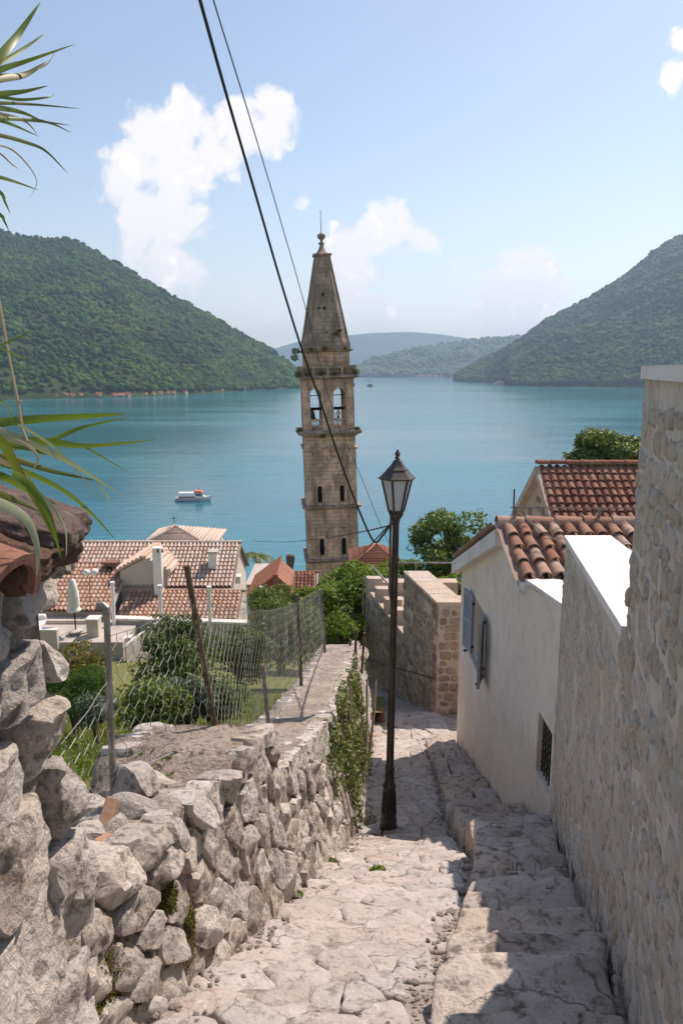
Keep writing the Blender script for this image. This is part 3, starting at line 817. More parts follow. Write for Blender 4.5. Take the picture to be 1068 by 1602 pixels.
# loose rocks and bricks on the near top
def loose(px, py, D, d, nm='loose_rock', mat=None, sub=3):
    p = at(px, py, D); return blob_rock(nm, p, d, None, mat or M_RUBBLE, wr, sub, 0.18)
tag(loose(208, 1228, 2.64, (.20,.16,.15)), 'angular pinkish rock lying beside the little green weed on the wall top', 'rock')
tag(loose(238, 1236, 2.80, (.16,.12,.10)), 'flat grey rock wedged just behind the weed on the wall top', 'rock')
tag(loose(206, 1268, 2.42, (.17,.15,.10)), 'white rock at the foot of the elbowed fence pipe', 'rock')
tag(loose(138, 1318, 2.12, (.15,.16,.12)), 'pale rounded rock beside the broken bricks, close to the corner pier', 'rock')
tag(loose(186, 1300, 2.26, (.10,.10,.08)), 'small grey rock pinned under the leaning brick', 'rock')
tag(loose(250, 1345, 2.20, (.17,.13,.12)), 'rounded knob of rock on the outer edge of the low wall near the bricks', 'rock')
def brick(px, py, D, M, d, label):
    b = MB().box((0, 0, 0), d); p = at(px, py, D); b.v = [tuple(p + M @ Vector(q)) for q in b.v]
    o = b.build('loose_brick', M_BRICK); tag(o, label, 'brick', 'broken bricks on the rubble wall')
    md = o.modifiers.new('bevel', 'BEVEL'); md.width = 0.004; md.segments = 2
brick(165, 1290, 2.27, Matrix.Rotation(R(-12), 3, 'Z') @ Matrix.Rotation(R(42), 3, 'X') @ Matrix.Rotation(R(15), 3, 'Y'), (.042,.17,.06), 'long orange brick propped at a slant against the rocks')
brick(172, 1326, 2.06, Matrix.Rotation(R(-25), 3, 'Z') @ Matrix.Rotation(R(-10), 3, 'X'), (.085,.06,.055), 'short broken brick lying flat below the slanted one')

# ------------------------------------------------------------------ corner pier at the left edge
pr = random.Random(77)
pier = thing('stone_pier', 'tall rough limestone corner pier under reddish rocks at the left edge', 'wall', (-0.9, 1.3, -1.8))
PD0, PD1, PZ0, PZ1 = 0.98, 1.72, -1.95, -0.36
def PXF(z, D): return -0.700+(D-0.95)*0.05 + 0.07*max(0, (-1.0-z))**1.0
b = MB(); 
secs = []
for i in range(10):
    D = PD0+(PD1-0.03-PD0)*i/9
    P = []
    for j in range(12):
        z = PZ0+(PZ1-PZ0)*j/11; P.append(Vector((PXF(z, D)-0.065+0.02*fbm(Vector((D*6, z*6, 2)), 3), D, z)))
    P += [Vector((-1.3, D, PZ1)), Vector((-1.3, D, PZ0))]
    secs.append(P)
loft(secs).build('mortar_core', M_MORTAR, pier, True)
def pier_map(s, t, n): return Vector((PXF(t, s)-0.035+n, s, t))
PR = ((1.0,.0),(.97,.5),(.92,.9),(.82,1.2),(.7,1.35),(.55,1.4),(.38,1.4),(.2,1.4))
for p in courses(PD0, PD1, PZ0, PZ1, 0.33, 0.215, pr, .03, .35):
    stone('stone', p, pier_map, pier, M_RUBBLE, pr, gap=0.013, back=0.12, bulge=pr.uniform(.025, .04), amp=0.030, freq=6, rings=PR, step=.03, soft=2, jag=0.10, tilt=0.06, facets=3, fine=.5, sharp=38)
# stones wrapping the far corner of the pier
z = PZ0
while z < PZ1-0.02:
    h = pr.uniform(.15, .26)
    f = lambda s, t, n: Vector((s, PD1-0.03+n, t))
    stone('stone', [(-1.2, z), (PXF(z, 1.7)-.085, z+.01), (PXF(z, 1.7)-.085, min(z+h, PZ1)), (-1.2, min(z+h, PZ1))], f, pier, M_RUBBLE, pr, gap=0.008, back=0.30, bulge=0.03, amp=0.02, freq=6, rings=((1.0,.0),(.94,.8),(.7,1.0),(.4,1.0)), step=.05, jag=.15, facets=3)
    z += h
def slab_rock(px, py, D, d, rx, ry, rz, name, label, mat):
    M_ = Matrix.Rotation(R(rz), 3, 'Z') @ Matrix.Rotation(R(ry), 3, 'Y') @ Matrix.Rotation(R(rx), 3, 'X')
    bm = bmesh.new(); bmesh.ops.create_cube(bm, size=1.0); bmesh.ops.subdivide_edges(bm, edges=bm.edges[:], cuts=15, use_grid_fill=True)
    c = at(px, py, D); sd = Vector((px*.1, py*.1, 0))
    b = MB(); b.f = [tuple(v_.index for v_ in f.verts) for f in bm.faces]
    for v_ in bm.verts:
        p = v_.co.copy(); q = p.normalized()*0.62; p = p.lerp(q, 0.38)
        p = Vector((p.x*d[0], p.y*d[1], p.z*d[2])); p += p.normalized()*0.026*fbm(p*9+sd, 4) + p.normalized()*0.012*fbm(p*26+sd, 4) + p.normalized()*0.005*fbm(p*80+sd, 3)
        b.v.append(tuple(c + M_ @ p))
    bm.free()
    o = b.build(name, mat, None, True, org=c); tag(o, label, 'rock'); return o
slab_rock(14, 806, 1.52, (.285,.30,.066), 0, 19, 6, 'roof_rock', 'upper flat brownish rock jutting towards the sea from the pier top', M_REDROCK)
slab_rock(2, 850, 1.42, (.215,.28,.078), 0, 25, -4, 'roof_rock', 'lower dark speckled reddish rock resting on the pier top above the curved tile', M_REDROCK)
slab_rock(98, 868, 1.62, (.045,.10,.07), 0, 10, 0, 'roof_rock', 'small grey block tucked between the two reddish rocks', M_RUBBLE)
# curved terracotta tile under the rocks
def barrel(L, r0, r1, th=0.014, n=8, span=math.pi):
    """cover tile along +Y, lower (wide) end at y=0, convex up; local verts, faces"""
    vs = []; fs = []
    for (y, r) in ((0, r0), (L, r1)):
        for inner in (0, 1):
            rr = r-th*inner
            for k in range(n+1):
                a = (math.pi-span)/2 + span*k/n
                vs.append((rr*math.cos(a), y, rr*math.sin(a)))
    m = n+1
    for k in range(n):
        fs.append((k, k+1, 2*m+k+1, 2*m+k)); fs.append((m+k+1, m+k, 3*m+k, 3*m+k+1))
        fs.append((k+1, k, m+k, m+k+1)); fs.append((2*m+k, 2*m+k+1, 3*m+k+1, 3*m+k))
    for k in (0, n):
        q = (k, m+k, 3*m+k, 2*m+k); fs.append(q if k == 0 else q[::-1])
    return vs, [tuple(reversed(f)) for f in fs]
tv, tf = barrel(0.42, 0.098, 0.082, 0.02, 12)
for (px, py, D, ry, nm) in ((14, 948, 1.24, 90, 'broad curved terracotta tile end poking out below the reddish rocks'), ):
    c = at(px, py, D); M_ = Matrix.Rotation(R(20), 3, 'Y') @ Matrix.Rotation(R(82), 3, 'Z')
    b = MB(); b.v = [tuple(c + M_ @ Vector(q)) for q in tv]; b.f = tf
    o = b.build('roof_tile', M_TERRA, None, True, org=c); autosmooth(o); tag(o, nm, 'roof tile')

# ------------------------------------------------------------------ tall pointed stone wall on the right
rw = random.Random(41)
T = 0.36
def garden_wall(name, label, D0, D1, ztop, capname=True, stones=True, cw=0.30, ch=0.155, zlow=None):
    o = thing(name, label, 'wall', (XW((D0+D1)/2), (D0+D1)/2, GL(D1)))
    N_ = 14; secs = []
    for i in range(N_+1):
        D = D0+(D1-D0)*i/N_; x = XW(D); zt = ztop(D)-0.045; zb = GL(D)-0.5
        secs.append([Vector((x, D, zb)), Vector((x, D, zt)), Vector((x+T, D, zt)), Vector((x+T, D, zb))])
    loft(secs).build('wall_core', M_LIME, o)
    secs = []
    for i in range(N_+1):
        D = D0-0.0+(D1-D0+0.0)*i/N_; x = XW(D); zt = ztop(D)
        secs.append([Vector((x-0.018, D, zt-0.043)), Vector((x-0.018, D, zt)), Vector((x+T+0.02, D, zt)), Vector((x+T+0.02, D, zt-0.043))])
    loft(secs).build('coping', M_CAP, o)
    if stones:
        zlo = GL(D1)-0.15; zhi = ztop(D0)-0.08
        for p in courses(max(D0, 0.95), D1, zlo, zhi, cw, ch, rw, 0.022, 0.45):
            c = area_c(p)[1]
            if c[1] > ztop(c[0])-0.12 or c[1] < GL(c[0])-0.05: continue
            if rw.random() < 0.07: continue
            def f(s, t, n): return Vector((XW(s)-n*0.97, s, t))
            stone('stone', p, f, o, M_WSTONE, rw, gap=0.003*rw.uniform(.3, 2.2), back=0.04, bulge=0.009*rw.uniform(.3, 1.4), amp=0.007, freq=9, rings=((1.0,-.8),(.92,.2),(.75,.9),(.4,1.0)), step=.02, soft=1, jag=0.13, tilt=0.03, fine=.6)
    return o
garden_wall('stone_wall', 'tallest lime pointed stone wall, cut square at eye level, at the right edge', -1.4, 2.6, lambda D: 0.012, cw=0.16, ch=0.078)
garden_wall('stone_wall', 'stone wall with long sloping white coping between the tallest wall and the white house', 2.604, 6.2, lambda D: -0.93-0.13*(D-2.6), cw=0.24, ch=0.118)
# ------------------------------------------------------------------ roofs of barrel tiles
TILE_ME = {}
def tile_mesh(L, r0, r1, th, n, mat):
    k = (L, r0, r1, th, n, mat.name)
    if k not in TILE_ME:
        vs, fs = barrel(L, r0, r1, th, n)
        me = bpy.data.meshes.new('tile'); me.from_pydata(vs, [], fs); me.update(); me.materials.append(mat)
        me.polygons.foreach_set('use_smooth', np.ones(len(me.polygons), dtype=bool))
        try: me.set_sharp_from_angle(angle=R(45))
        except Exception: pass
        TILE_ME[k] = me
    return TILE_ME[k]
tr_ = random.Random(51)
def tiled_slope(root, O, ex, es, ncol, nrow, pitch, expo, mat, single=True, name='tile', lift=0.10, n=7, skip=None):
    O, ex, es = Vector(O), Vector(ex).normalized(), Vector(es).normalized(); nn = ex.cross(es).normalized()
    if nn.z < 0: nn = -nn
    L = expo+0.09; r0 = pitch*0.44; r1 = pitch*0.33
    Y = (es - nn*lift*0.0).normalized()
    Mx = Matrix((ex, Y, nn)).transposed()
    tl = Matrix.Rotation(-lift, 3, 'X')
    big = MB(); pan = MB()
    for c in range(ncol+1):                       # channel tiles between the covers, joined
        p = O + ex*(pitch*(c-0.0)) + nn*0.015
        vs = []; fs = []; m = 5
        for (yv) in (0, nrow*expo):
            for k in range(m+1):
                a = math.pi*k/m
                vs.append(p + es*yv + ex*(pitch*0.42*math.cos(a)) - nn*(pitch*0.30*math.sin(a)-pitch*0.26))
        for k in range(m): fs.append((k, k+1, m+2+k, m+1+k))
        pan.add(vs, fs)
    o = pan.build('channel_tiles', M_PANTILE, root, True); o['kind'] = 'stuff'
    for c in range(ncol):
        for r_ in range(nrow):
            if skip and skip(c, r_): continue
            p = O + ex*(pitch*(c+0.5)+tr_.uniform(-.008, .008)) + es*(expo*r_ + tr_.uniform(-.012, .012)) + nn*(0.028+pitch*0.10)
            J = Mx @ tl @ Matrix.Rotation(tr_.uniform(-.035, .035), 3, 'Z') @ Matrix.Rotation(tr_.uniform(-.02, .02), 3, 'X')
            if single:
                o = bpy.data.objects.new(name, tile_mesh(L, r0, r1, 0.014, n, mat)); COL.objects.link(o)
                o.parent = root; q = J.to_4x4(); q.translation = p - WL[root.name]; o.matrix_local = q
            else:
                vs, fs = barrel(L, r0, r1, 0.014, n)
                big.add([p + J @ Vector(v_) for v_ in vs], fs)
    if not single:
        o = big.build('roof_tiles', mat, root); autosmooth(o, 45); o['kind'] = 'stuff'

# ------------------------------------------------------------------ white house beside the steps
def wallpanel(outline, holes, x, thick, name, mat, root):
    vs, fs = panel(outline, holes, thick)
    b = MB(); b.v = [(x+v_[1], v_[0], v_[2]) for v_ in vs]; b.f = [tuple(reversed(f)) for f in fs]
    return b.build(name, mat, root)
HX = 1.94
house = thing('white_house', 'cream plastered house with grey shutters and orange barrel tile roof beside the steps', 'house', (3, 9, -6.5))
wallpanel([(6.205,-5.0),(11.55,-6.6),(11.55,-3.02),(8.6,-1.98),(7.78,-2.26),(6.205,-2.06)],
          [[(9.55,-4.1),(10.3,-4.1),(10.3,-3.25),(9.55,-3.25)], [(6.30,-3.93),(6.78,-3.93),(6.78,-3.30),(6.30,-3.30)]], HX, 0.30, 'wall', M_PLASTER, house)
MB().bbox((HX+0.002,11.30,-6.6),(5.2,11.548,-3.2)).build('end_wall', M_PLASTER, house)
MB().bbox((HX+0.29,6.25,-3.99),(HX+0.31,6.85,-3.25)).build('cellar_dark', M_DARK, house)
b = MB().bbox((HX+0.22,9.5,-4.15),(HX+0.25,10.35,-3.2)).build('window_pane', M_DARK, house)
fr = MB()
for (a, c) in (((9.55,-4.1),(9.60,-3.25)),((10.25,-4.1),(10.30,-3.25)),((9.60,-4.1),(10.25,-4.05)),((9.60,-3.30),(10.25,-3.25)),((9.91,-4.05),(9.94,-3.30))):
    fr.bbox((HX+0.17,a[0],a[1]),(HX+0.215,c[0],c[1]))
fr.build('window_frame', M_WHITE, house)
MB().bbox((HX-0.05,9.50,-4.16),(HX+0.12,10.35,-4.105)).build('window_sill', M_CONC, house)
def shutter(hinge, end, z0, z1):
    h, e = Vector((*hinge, 0)), Vector((*end, 0)); d = (e-h); L = d.length; ang = math.atan2(d.y, d.x)
    Mx = Matrix.Rotation(ang, 3, 'Z'); mid = (h+e)/2
    b = MB(); zc = (z0+z1)/2; H = z1-z0
    for s in (-1, 1): b.box((*(mid + d.normalized()*s*(L/2-.03)).xy, zc), (.06,.035,H), M=Mx)
    for zz in (z0+.03, zc, z1-.03): b.box((mid.x, mid.y, zz), (L-.12,.034,.06), M=Mx)
    sh = b.build('shutter', M_SHUT, house)
    nsl = 14
    for k in range(nsl):
        zz = z0+.08+(H-.16)*k/(nsl-1)
        MB().box((mid.x, mid.y, zz), (L-.12,.03,.034), M=Mx @ Matrix.Rotation(R(28), 3, 'X')).build('slat', M_SHUT, sh)
    for zz in (z0+.12, z1-.12): MB().box((h.x+.02, h.y, zz), (.07,.05,.03)).build('hinge', M_BLACK, sh)
    MB().box((*(mid + Vector((-.03, 0, 0))).xy, z0-.02), (.05,.05,.02)).build('holdback', M_BLACK, sh)
shutter((1.915, 9.52), (1.79, 9.12), -4.13, -3.23)
shutter((1.915, 10.33), (1.86, 10.74), -4.13, -3.23)
g = MB()
for k in range(6):
    D = 6.33+0.084*k; g.tube([(HX+.05,D,-3.93),(HX+.05,D,-3.30)], .008, 5)
for zz in (-3.84,-3.62,-3.39): g.tube([(HX+.05,6.30,zz),(HX+.05,6.78,zz)], .009, 5)
for k in range(5):
    D = 6.372+0.084*k
    for zz in (-3.73,-3.50):
        g.tube([(HX+.05,D+.034*math.cos(a),zz+.05*math.sin(a)) for a in np.linspace(0, 2*math.pi, 11)], .006, 4, cap=False)
g.build('iron_grille', M_BLACK, house)
# gently sloping white coping between the house and the long wall
MB().add([(HX-.018,6.205,-2.055),(HX+.34,6.205,-2.055),(HX+.34,7.5,-2.2),(HX-.018,7.5,-2.2),(HX-.018,6.205,-2.01),(HX+.34,6.205,-2.01),(HX+.34,7.5,-2.155),(HX-.018,7.5,-2.155)],
         ((3,2,1,0),(4,5,6,7),(0,1,5,4),(1,2,6,5),(2,3,7,6),(3,0,4,7))).build('coping', M_CAP, house)
MB().bbox((HX-.06,7.40,-2.27),(HX+3,7.66,-2.19)).build('eave_band', M_CAP, house)
RZ, RD = -1.83, 8.62
sl = Vector((0, RD-7.52, RZ-(-2.20))); sl_len = sl.length
MB().add([(HX-.05,7.52,-2.22),(5.4,7.52,-2.22),(5.4,RD,RZ-.02),(HX-.05,RD,RZ-.02),(5.4,11.8,-3.08),(HX-.12,11.8,-3.08),(HX-.12,RD,RZ-.02)],
         [(0,1,2,3),(6,2,4,5)]).build('roof_deck', M_PANTILE, house)
tiled_slope(house, (HX-.06,7.50,-2.19), (1,0,0), sl, 16, 4, 0.172, 0.275, M_TILE_N, True, 'tile')
bs = Vector((0, RD-11.8, RZ+3.08))
tiled_slope(house, (5.4,11.82,-3.06), (-1,0,0), bs, 17, 11, 0.205, 0.29, M_TILE_N, False)
# verge boards
def verge(x0, x1, pa, pb, dep, name, root, mat):
    a, b_ = Vector(pa), Vector(pb)
    MB().prism([(x0,a.x,a.y),(x0,b_.x,b_.y),(x0,b_.x,b_.y-dep),(x0,a.x,a.y-dep)], (x1-x0,0,0)).build(name, mat, root)
verge(HX-.12, HX-.003, (8.58,-1.86), (11.86,-3.12), .20, 'verge_board', house, M_CAP)
verge(HX-.06, HX-.003, (7.55,-2.20), (8.575,-1.865), .14, 'verge_board', house, M_CAP)
MB().bbox((HX-.1,8.54,-1.93),(5.4,8.70,-1.81)).build('ridge_mortar', M_BMORT, house)
k = 0; x = HX-.10
while x < 5.0:
    o = bpy.data.objects.new('ridge_tile', tile_mesh(0.40, 0.10, 0.085, 0.016, 8, M_TILE_N)); COL.objects.link(o); o.parent = house
    q = (Matrix.Rotation(R(-90+tr_.uniform(-2, 2)), 3, 'Z') @ Matrix.Rotation(R(-1.5), 3, 'X')).to_4x4(); q.translation = Vector((x,8.62,-1.80))-WL[house.name]
    o.matrix_local = q; x += .34
cw = MB()
for (x, ) in ((2.05,),(3.05,),(4.0,)):
    cw.box((x,8.60,-1.66),(.03,.03,.10))
cw.tube([(2.0,8.6,-1.60),(3.05,8.6,-1.61),(4.6,8.6,-1.60)], .009, 5); cw.tube([(2.05,8.6,-1.62),(2.3,8.2,-1.83),(2.7,7.7,-2.0),(3.2,7.5,-2.1)], .007, 5)
cw.build('lightning_wire', M_GALV, house)
# second house beyond
h2 = thing('stone_house', 'stone gabled house with dark red barrel tile roof behind the white house', 'house', (7, 17.5, -8))
G = [(15.4,-3.85),(17.5,-2.33),(19.7,-3.9),(19.7,-8),(15.4,-8)]
wallpanel(G, [], 4.78, .3, 'gable_wall', M_BMORT, h2)
g2 = random.Random(61)
for p in courses(15.4, 19.7, -5.2, -2.4, .42, .20, g2, .015, .3):
    c = area_c(p)[1]
    if c[1] > -2.33-.72*abs(c[0]-17.55)-.3 or g2.random() < .25: continue
    stone('stone', p, lambda s, t, n: Vector((4.78-n, s, t)), h2, M_BSTONE, g2, gap=.03, back=.03, bulge=.02, amp=.015, rings=((1.0,.1),(.8,.9)))
MB().bbox((4.8,15.4,-8),(11.5,19.7,-3.9)).build('house_body', M_WALLW, h2)
es2 = Vector((0, 2.3, 1.55))
MB().add([(4.62,15.2,-3.93),(11.5,15.2,-3.93),(11.5,17.5,-2.26),(4.62,17.5,-2.26),(11.5,19.85,-3.93),(4.62,19.85,-3.93)], [(0,1,2,3),(3,2,4,5)]).build('roof_deck', M_PANTILE, h2)
tiled_slope(h2, (4.68,15.2,-3.88), (1,0,0), es2, 23, 11, 0.182, 0.252, M_TILE_R, True, 'tile', n=6)
verge(4.60, 4.775, (17.5,-2.26), (19.95,-4.0), .20, 'verge_board', h2, M_BMORT)
verge(4.60, 4.775, (15.1,-3.96), (17.496,-2.26), .18, 'verge_board', h2, M_BMORT)
x = 4.62
while x < 9:
    o = bpy.data.objects.new('ridge_tile', tile_mesh(0.40, 0.10, 0.085, 0.016, 8, M_TILE_R)); COL.objects.link(o); o.parent = h2
    q = Matrix.Rotation(R(-90), 3, 'Z').to_4x4(); q.translation = Vector((x,17.5,-2.20))-WL[h2.name]; o.matrix_local = q; x += .35
# aerial pole
p0, p1 = at(803, 826, 12.5), at(804, 765, 12.5)
tag(MB().tube([p0-Vector((0,0,1.5)), p1], .014, 6).build('aerial_pole', M_BLACK), 'thin dark aerial pole standing behind the white house against the sea', 'pole')

# ------------------------------------------------------------------ squared stone block with the stepped parapet
blk = thing('block_wall', 'squared brown stone terrace wall with pale coping at the bottom of the alley', 'wall', (1.8, 15, -7))
A, B_, C_ = Vector((1.85,13.5)), Vector((1.38,15.8)), Vector((0.66,19.4))
def bx(D): return float(np.interp(D, [13.5,15.8,19.4], [1.85,1.38,0.66]))
ZA = -4.34
secs = [[Vector((bx(D), D, GL(D)-.5)), Vector((bx(D), D, ZA-.07)), Vector((bx(D)+.45, D, ZA-.07)), Vector((bx(D)+.45, D, GL(D)-.5))] for D in (13.5,14.6,15.8)]
loft(secs).build('wall_core', M_BMORT, blk)
MB().bbox((2.305,13.502,-7.4),(4.4,13.95,ZA-.072)).build('wall_core', M_BMORT, blk)
secs = [[Vector((bx(D), D, GL(D)-.5)), Vector((bx(D), D, -5.82)), Vector((bx(D)+.4, D, -5.82)), Vector((bx(D)+.4, D, GL(D)-.5))] for D in (15.803,17.6,19.4)]
loft(secs).build('wall_core', M_BMORT, blk)
kr = random.Random(71)
for (d0, d1, zt) in ((13.5,15.8,ZA-.09),(15.82,19.4,-5.86)):
    zlo = GL(d1)-.1
    for p in courses(d0, d1, zlo, zt, .30, .175, kr, .012, .25):
        c = area_c(p)[1]
        if c[1] < GL(c[0])-.1 or kr.random() < .06: continue
        stone('stone', p, lambda s, t, n: Vector((bx(s)-n, s-.2*n, t)), blk, M_BSTONE, kr, gap=.013*kr.uniform(.6, 1.6), back=.03, bulge=.020, amp=.014, rings=((1.0,.1),(.88,.85),(.5,1.0)), step=.045, jag=.10)
for p in courses(1.87, 2.62, -6.65, ZA-.1, .25, .165, kr, .014, .3):
    if kr.random() < .1 or area_c(p)[1][0] > 2.45+.1*kr.random(): continue
    stone('stone', p, lambda s, t, n: Vector((s, 13.5-n, t)), blk, M_BSTONE, kr, gap=.020*kr.uniform(.6, 1.5), back=.03, bulge=.020, amp=.014, rings=((1.0,.1),(.88,.85),(.5,1.0)), step=.045, jag=.10)
# coping slabs
D = 13.47
while D < 15.7:
    L = kr.uniform(.26, .36); D1 = min(D+L, 15.82)
    MB().add([(bx(D)-.04,D,ZA-.06),(bx(D)+.5,D,ZA-.06),(bx(D1)+.5,D1-.008,ZA-.06),(bx(D1)-.04,D1-.008,ZA-.06),(bx(D)-.04,D,ZA+kr.uniform(-.008,.008)),(bx(D)+.5,D,ZA),(bx(D1)+.5,D1-.008,ZA),(bx(D1)-.04,D1-.008,ZA)],
             ((3,2,1,0),(4,5,6,7),(0,1,5,4),(1,2,6,5),(2,3,7,6),(3,0,4,7))).build('coping_slab', M_BMORT, blk); D = D1
x = 2.36
while x < 4.2:
    MB().bbox((x,13.45,ZA-.062),(x+.32,13.99,ZA+kr.uniform(-.006,.006))).build('coping_slab', M_BMORT, blk); x += .328
for D in (16.6,17.4,18.3,19.25):
    MB().bbox((bx(D)-.02,D-.14,-5.815),(bx(D)+.42,D+.14,-5.50)).build('parapet_block', M_BMORT, blk)
MB().bbox((.9,19.6,-7.5),(3.2,20.0,-5.75)).build('terrace_wall', M_BMORT, blk)
MB().bbox((1.2,16.0,-6.2),(3.6,19.55,-6.1)).build('terrace_floor', M_BMORT, blk)
MB().tube([(bx(D)-.05,D,GL(D)+.72) for D in (13.6,15,16.5,18,19.3)], .014, 6).build('handrail', M_BLACK, blk)
MB().tube([(bx(16.9)+.15,16.9,-5.5),(bx(17.0)+.15,17.0,-5.22),(bx(19.4)+.15,19.4,-5.22)], .025, 6).build('pipe_rail', M_GALV, blk)
rl = thing('pipe_railing', 'pale horizontal pipe railing between the lamp and the white house eave', 'railing', (2, 20.5, -7))
for (ya, nm) in ((880, 0), (905, 1)):
    a, c = at(566 if nm else 622, ya, 20.5), at(745, ya+1, 20.5)
    MB().tube([a, c], .03, 6).build('rail', M_GALV, rl)
for px in (568, 650, 735):
    a = at(px, 905, 20.5); MB().tube([a+Vector((0, .04, .0 if px < 600 else .42)), Vector((a.x, a.y+.04, -7.0))], .025, 6).build('post', M_GALV, rl)

# ------------------------------------------------------------------ street lamp
la, lb = at(607, 1306, 7.22), at(622, 703, 7.22)
H = lb.z-la.z
lamp = thing('street_lamp', 'dark bronze street lamp with six sided frosted lantern standing on the ramp edge', 'street lamp', (la.x, la.y, la.z), local=True)
lamp.rotation_euler = (0, math.atan2(lb.x-la.x, H), R(8))
k = H/4.13
def sc(p): return [(r_*k, z*k) for r_, z in p]
autosmooth(MB().lathe(sc([(.112,0),(.112,.03),(.098,.045),(.098,.10),(.088,.12),(.088,.19),(.076,.215),(.082,.235),(.076,.255),(.072,.30),(.060,.52),(.062,.55),(.070,.56),(.070,.585),(.058,.60),(.052,.62),(.047,.76),(.054,.775),(.054,.795),(.043,.81)]), 16).build('base', M_IRON, lamp, org=(0,0,0)))
fl = MB()
for q in range(12):
    a = 2*math.pi*q/12; fl.tube([(.077*k*math.cos(a),.077*k*math.sin(a),.27*k),(.063*k*math.cos(a),.063*k*math.sin(a),.52*k)], .007*k, 5)
fl.build('fluting', M_IRON, lamp, org=(0,0,0))
autosmooth(MB().lathe(sc([(.041,.80),(.033,3.40),(.036,3.41),(.040,3.44),(.060,3.47),(.072,3.49),(.072,3.505)]), 16).build('pole', M_IRON, lamp, org=(0,0,0)))
MB().lathe(sc([(.068,3.50),(.080,3.52),(.080,3.535),(.06,3.536)]), 6).build('lantern_floor', M_IRON, lamp, org=(0,0,0))
zb_, zt_, rb_, rt_ = 3.535*k, 3.85*k, .074*k, .152*k
def hx(r_, q): a = 2*math.pi*q/6; return r_*math.cos(a), r_*math.sin(a)
m, n = newmat('frosted_glass')
tl = nd(n, 'ShaderNodeBsdfTranslucent', {0: (0.80,0.82,0.84)}); pb = nd(n, 'ShaderNodeBsdfPrincipled', {'Base Color': (0.72,0.74,0.76), 'Roughness': 0.22})
nd(n, 'ShaderNodeOutputMaterial', {0: nd(n, 'ShaderNodeMixShader', {0: 0.5, 1: pb.outputs[0], 2: tl.outputs[0]})})
M_GLASS = m
for q in range(6):
    a0, a1 = hx(rb_*.97, q), hx(rb_*.97, q+1); c0, c1 = hx(rt_*.97, q), hx(rt_*.97, q+1)
    MB().prism([(*a0,zb_),(*a1,zb_),(*c1,zt_),(*c0,zt_)], (-.004*math.cos(math.pi*(2*q+1)/6),-.004*math.sin(math.pi*(2*q+1)/6),0)).build('glass_pane', M_GLASS, lamp, org=(0,0,0))
    p, s = hx(rb_, q), hx(rt_, q)
    MB().tube([(*p,zb_-.01),(*s,zt_+.005)], .011*k, 6).build('lantern_bar', M_IRON, lamp, org=(0,0,0))
rr = MB()
for q in range(6):
    rr.tube([(*hx(rt_, q),zt_),(*hx(rt_, q+1),zt_)], .012*k, 6)
rr.build('lantern_rim', M_IRON, lamp, org=(0,0,0))
autosmooth(MB().lathe(sc([(.154,3.852),(.184,3.843),(.186,3.855),(.155,3.880),(.118,3.918),(.108,3.925),(.108,3.938),(.082,3.958),(.055,3.992),(.040,4.02),(.026,4.03)]), 6).build('lantern_roof', M_IRON, lamp, org=(0,0,0)), 30)
autosmooth(MB().lathe(sc([(.020,4.025),(.020,4.04),(.030,4.05),(.016,4.062),(.026,4.08),(.028,4.09),(.018,4.105),(.006,4.13)]), 10).build('finial', M_IRON, lamp, org=(0,0,0)))
MB().tube([(-.055,-.02,3.50*k),(-.058,-.02,3.3*k),(-.050,-.02,2.7*k),(-.036,-.01,2.62*k)], .012, 6).build('cable_conduit', M_RUST, lamp, org=(0,0,0))
for zz in (3.4, 2.75): MB().box((-.035,-.01,zz*k),(.06,.03,.02)).build('clamp', M_IRON, lamp, org=(0,0,0))

# ------------------------------------------------------------------ bell tower
TD = 80.0
zb0 = ZW+1.5
def tz(y): return at(511, y, TD).z - zb0
tc_ = at(519, 877, TD+3); LEAN = 0.030
tw = thing('bell_tower', 'tall weathered stone bell tower with two arched belfry openings and pointed spire', 'tower', (tc_.x+LEAN*tz(877), TD+3, zb0), local=True)
tw.rotation_euler = (0, -LEAN, R(5))
PXM = TD/1157*1.01
def tb(name, w, z0, z1, mat=M_TOWER, parent=tw):
    return MB().bbox((-w/2,-w/2,z0),(w/2,w/2,z1)).build(name, mat, parent, org=(0,0,z0))
WS = 81*PXM; WB = 79.5*PXM
# lower stages
def stage(z0, z1, w, wins, name):
    hw = w/2
    vs, fs = panel([(-hw,z0),(hw,z0),(hw,z1),(-hw,z1)], [arch(x, a, ww, hh, 6) for (x, a, ww, hh) in wins], .7)
    b = MB(); b.add([(p[0],p[1]-hw,p[2]) for p in vs], fs)
    o = b.build(name, M_TOWER, tw, org=(0,0,0))
    b = MB(); b.bbox((-hw+.001,-hw+.701,z0),(hw-.001,hw,z1)); b.build(name, M_TOWER, tw, org=(0,0,0))
    for (x, a, ww, hh) in wins:
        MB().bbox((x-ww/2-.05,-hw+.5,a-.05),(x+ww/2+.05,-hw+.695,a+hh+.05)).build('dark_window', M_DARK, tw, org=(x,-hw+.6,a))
        out = arch(x, a, ww+.45, hh+.22, 8); inn = arch(x, a, ww, hh, 8)
        vs, fs = panel(out, [[(p[0], p[1]+.001) for p in inn]], .12)
        MB().add([(p[0],p[1]-hw-.119,p[2]) for p in vs], fs).build('window_surround', M_TOWER, tw, org=(x,-hw,a))
def relx(px, y): 
    c = 519-(877-y)*0.0327
    return (px-c)*PXM
stage(0.0, tz(880), WS+.3, [], 'base_stage')
stage(tz(874)+.0, tz(797), WS, [(relx(500.5,860), tz(872)+.25, .52, 1.95), (relx(535.5,860), tz(872)+.25, .52, 1.95)], 'lower_stage')
stage(tz(791)+.0, tz(684), WS-.1, [(relx(497.5,777), tz(790)+.3, .50, 1.85), (relx(532.5,777), tz(790)+.3, .50, 1.85)], 'upper_stage')
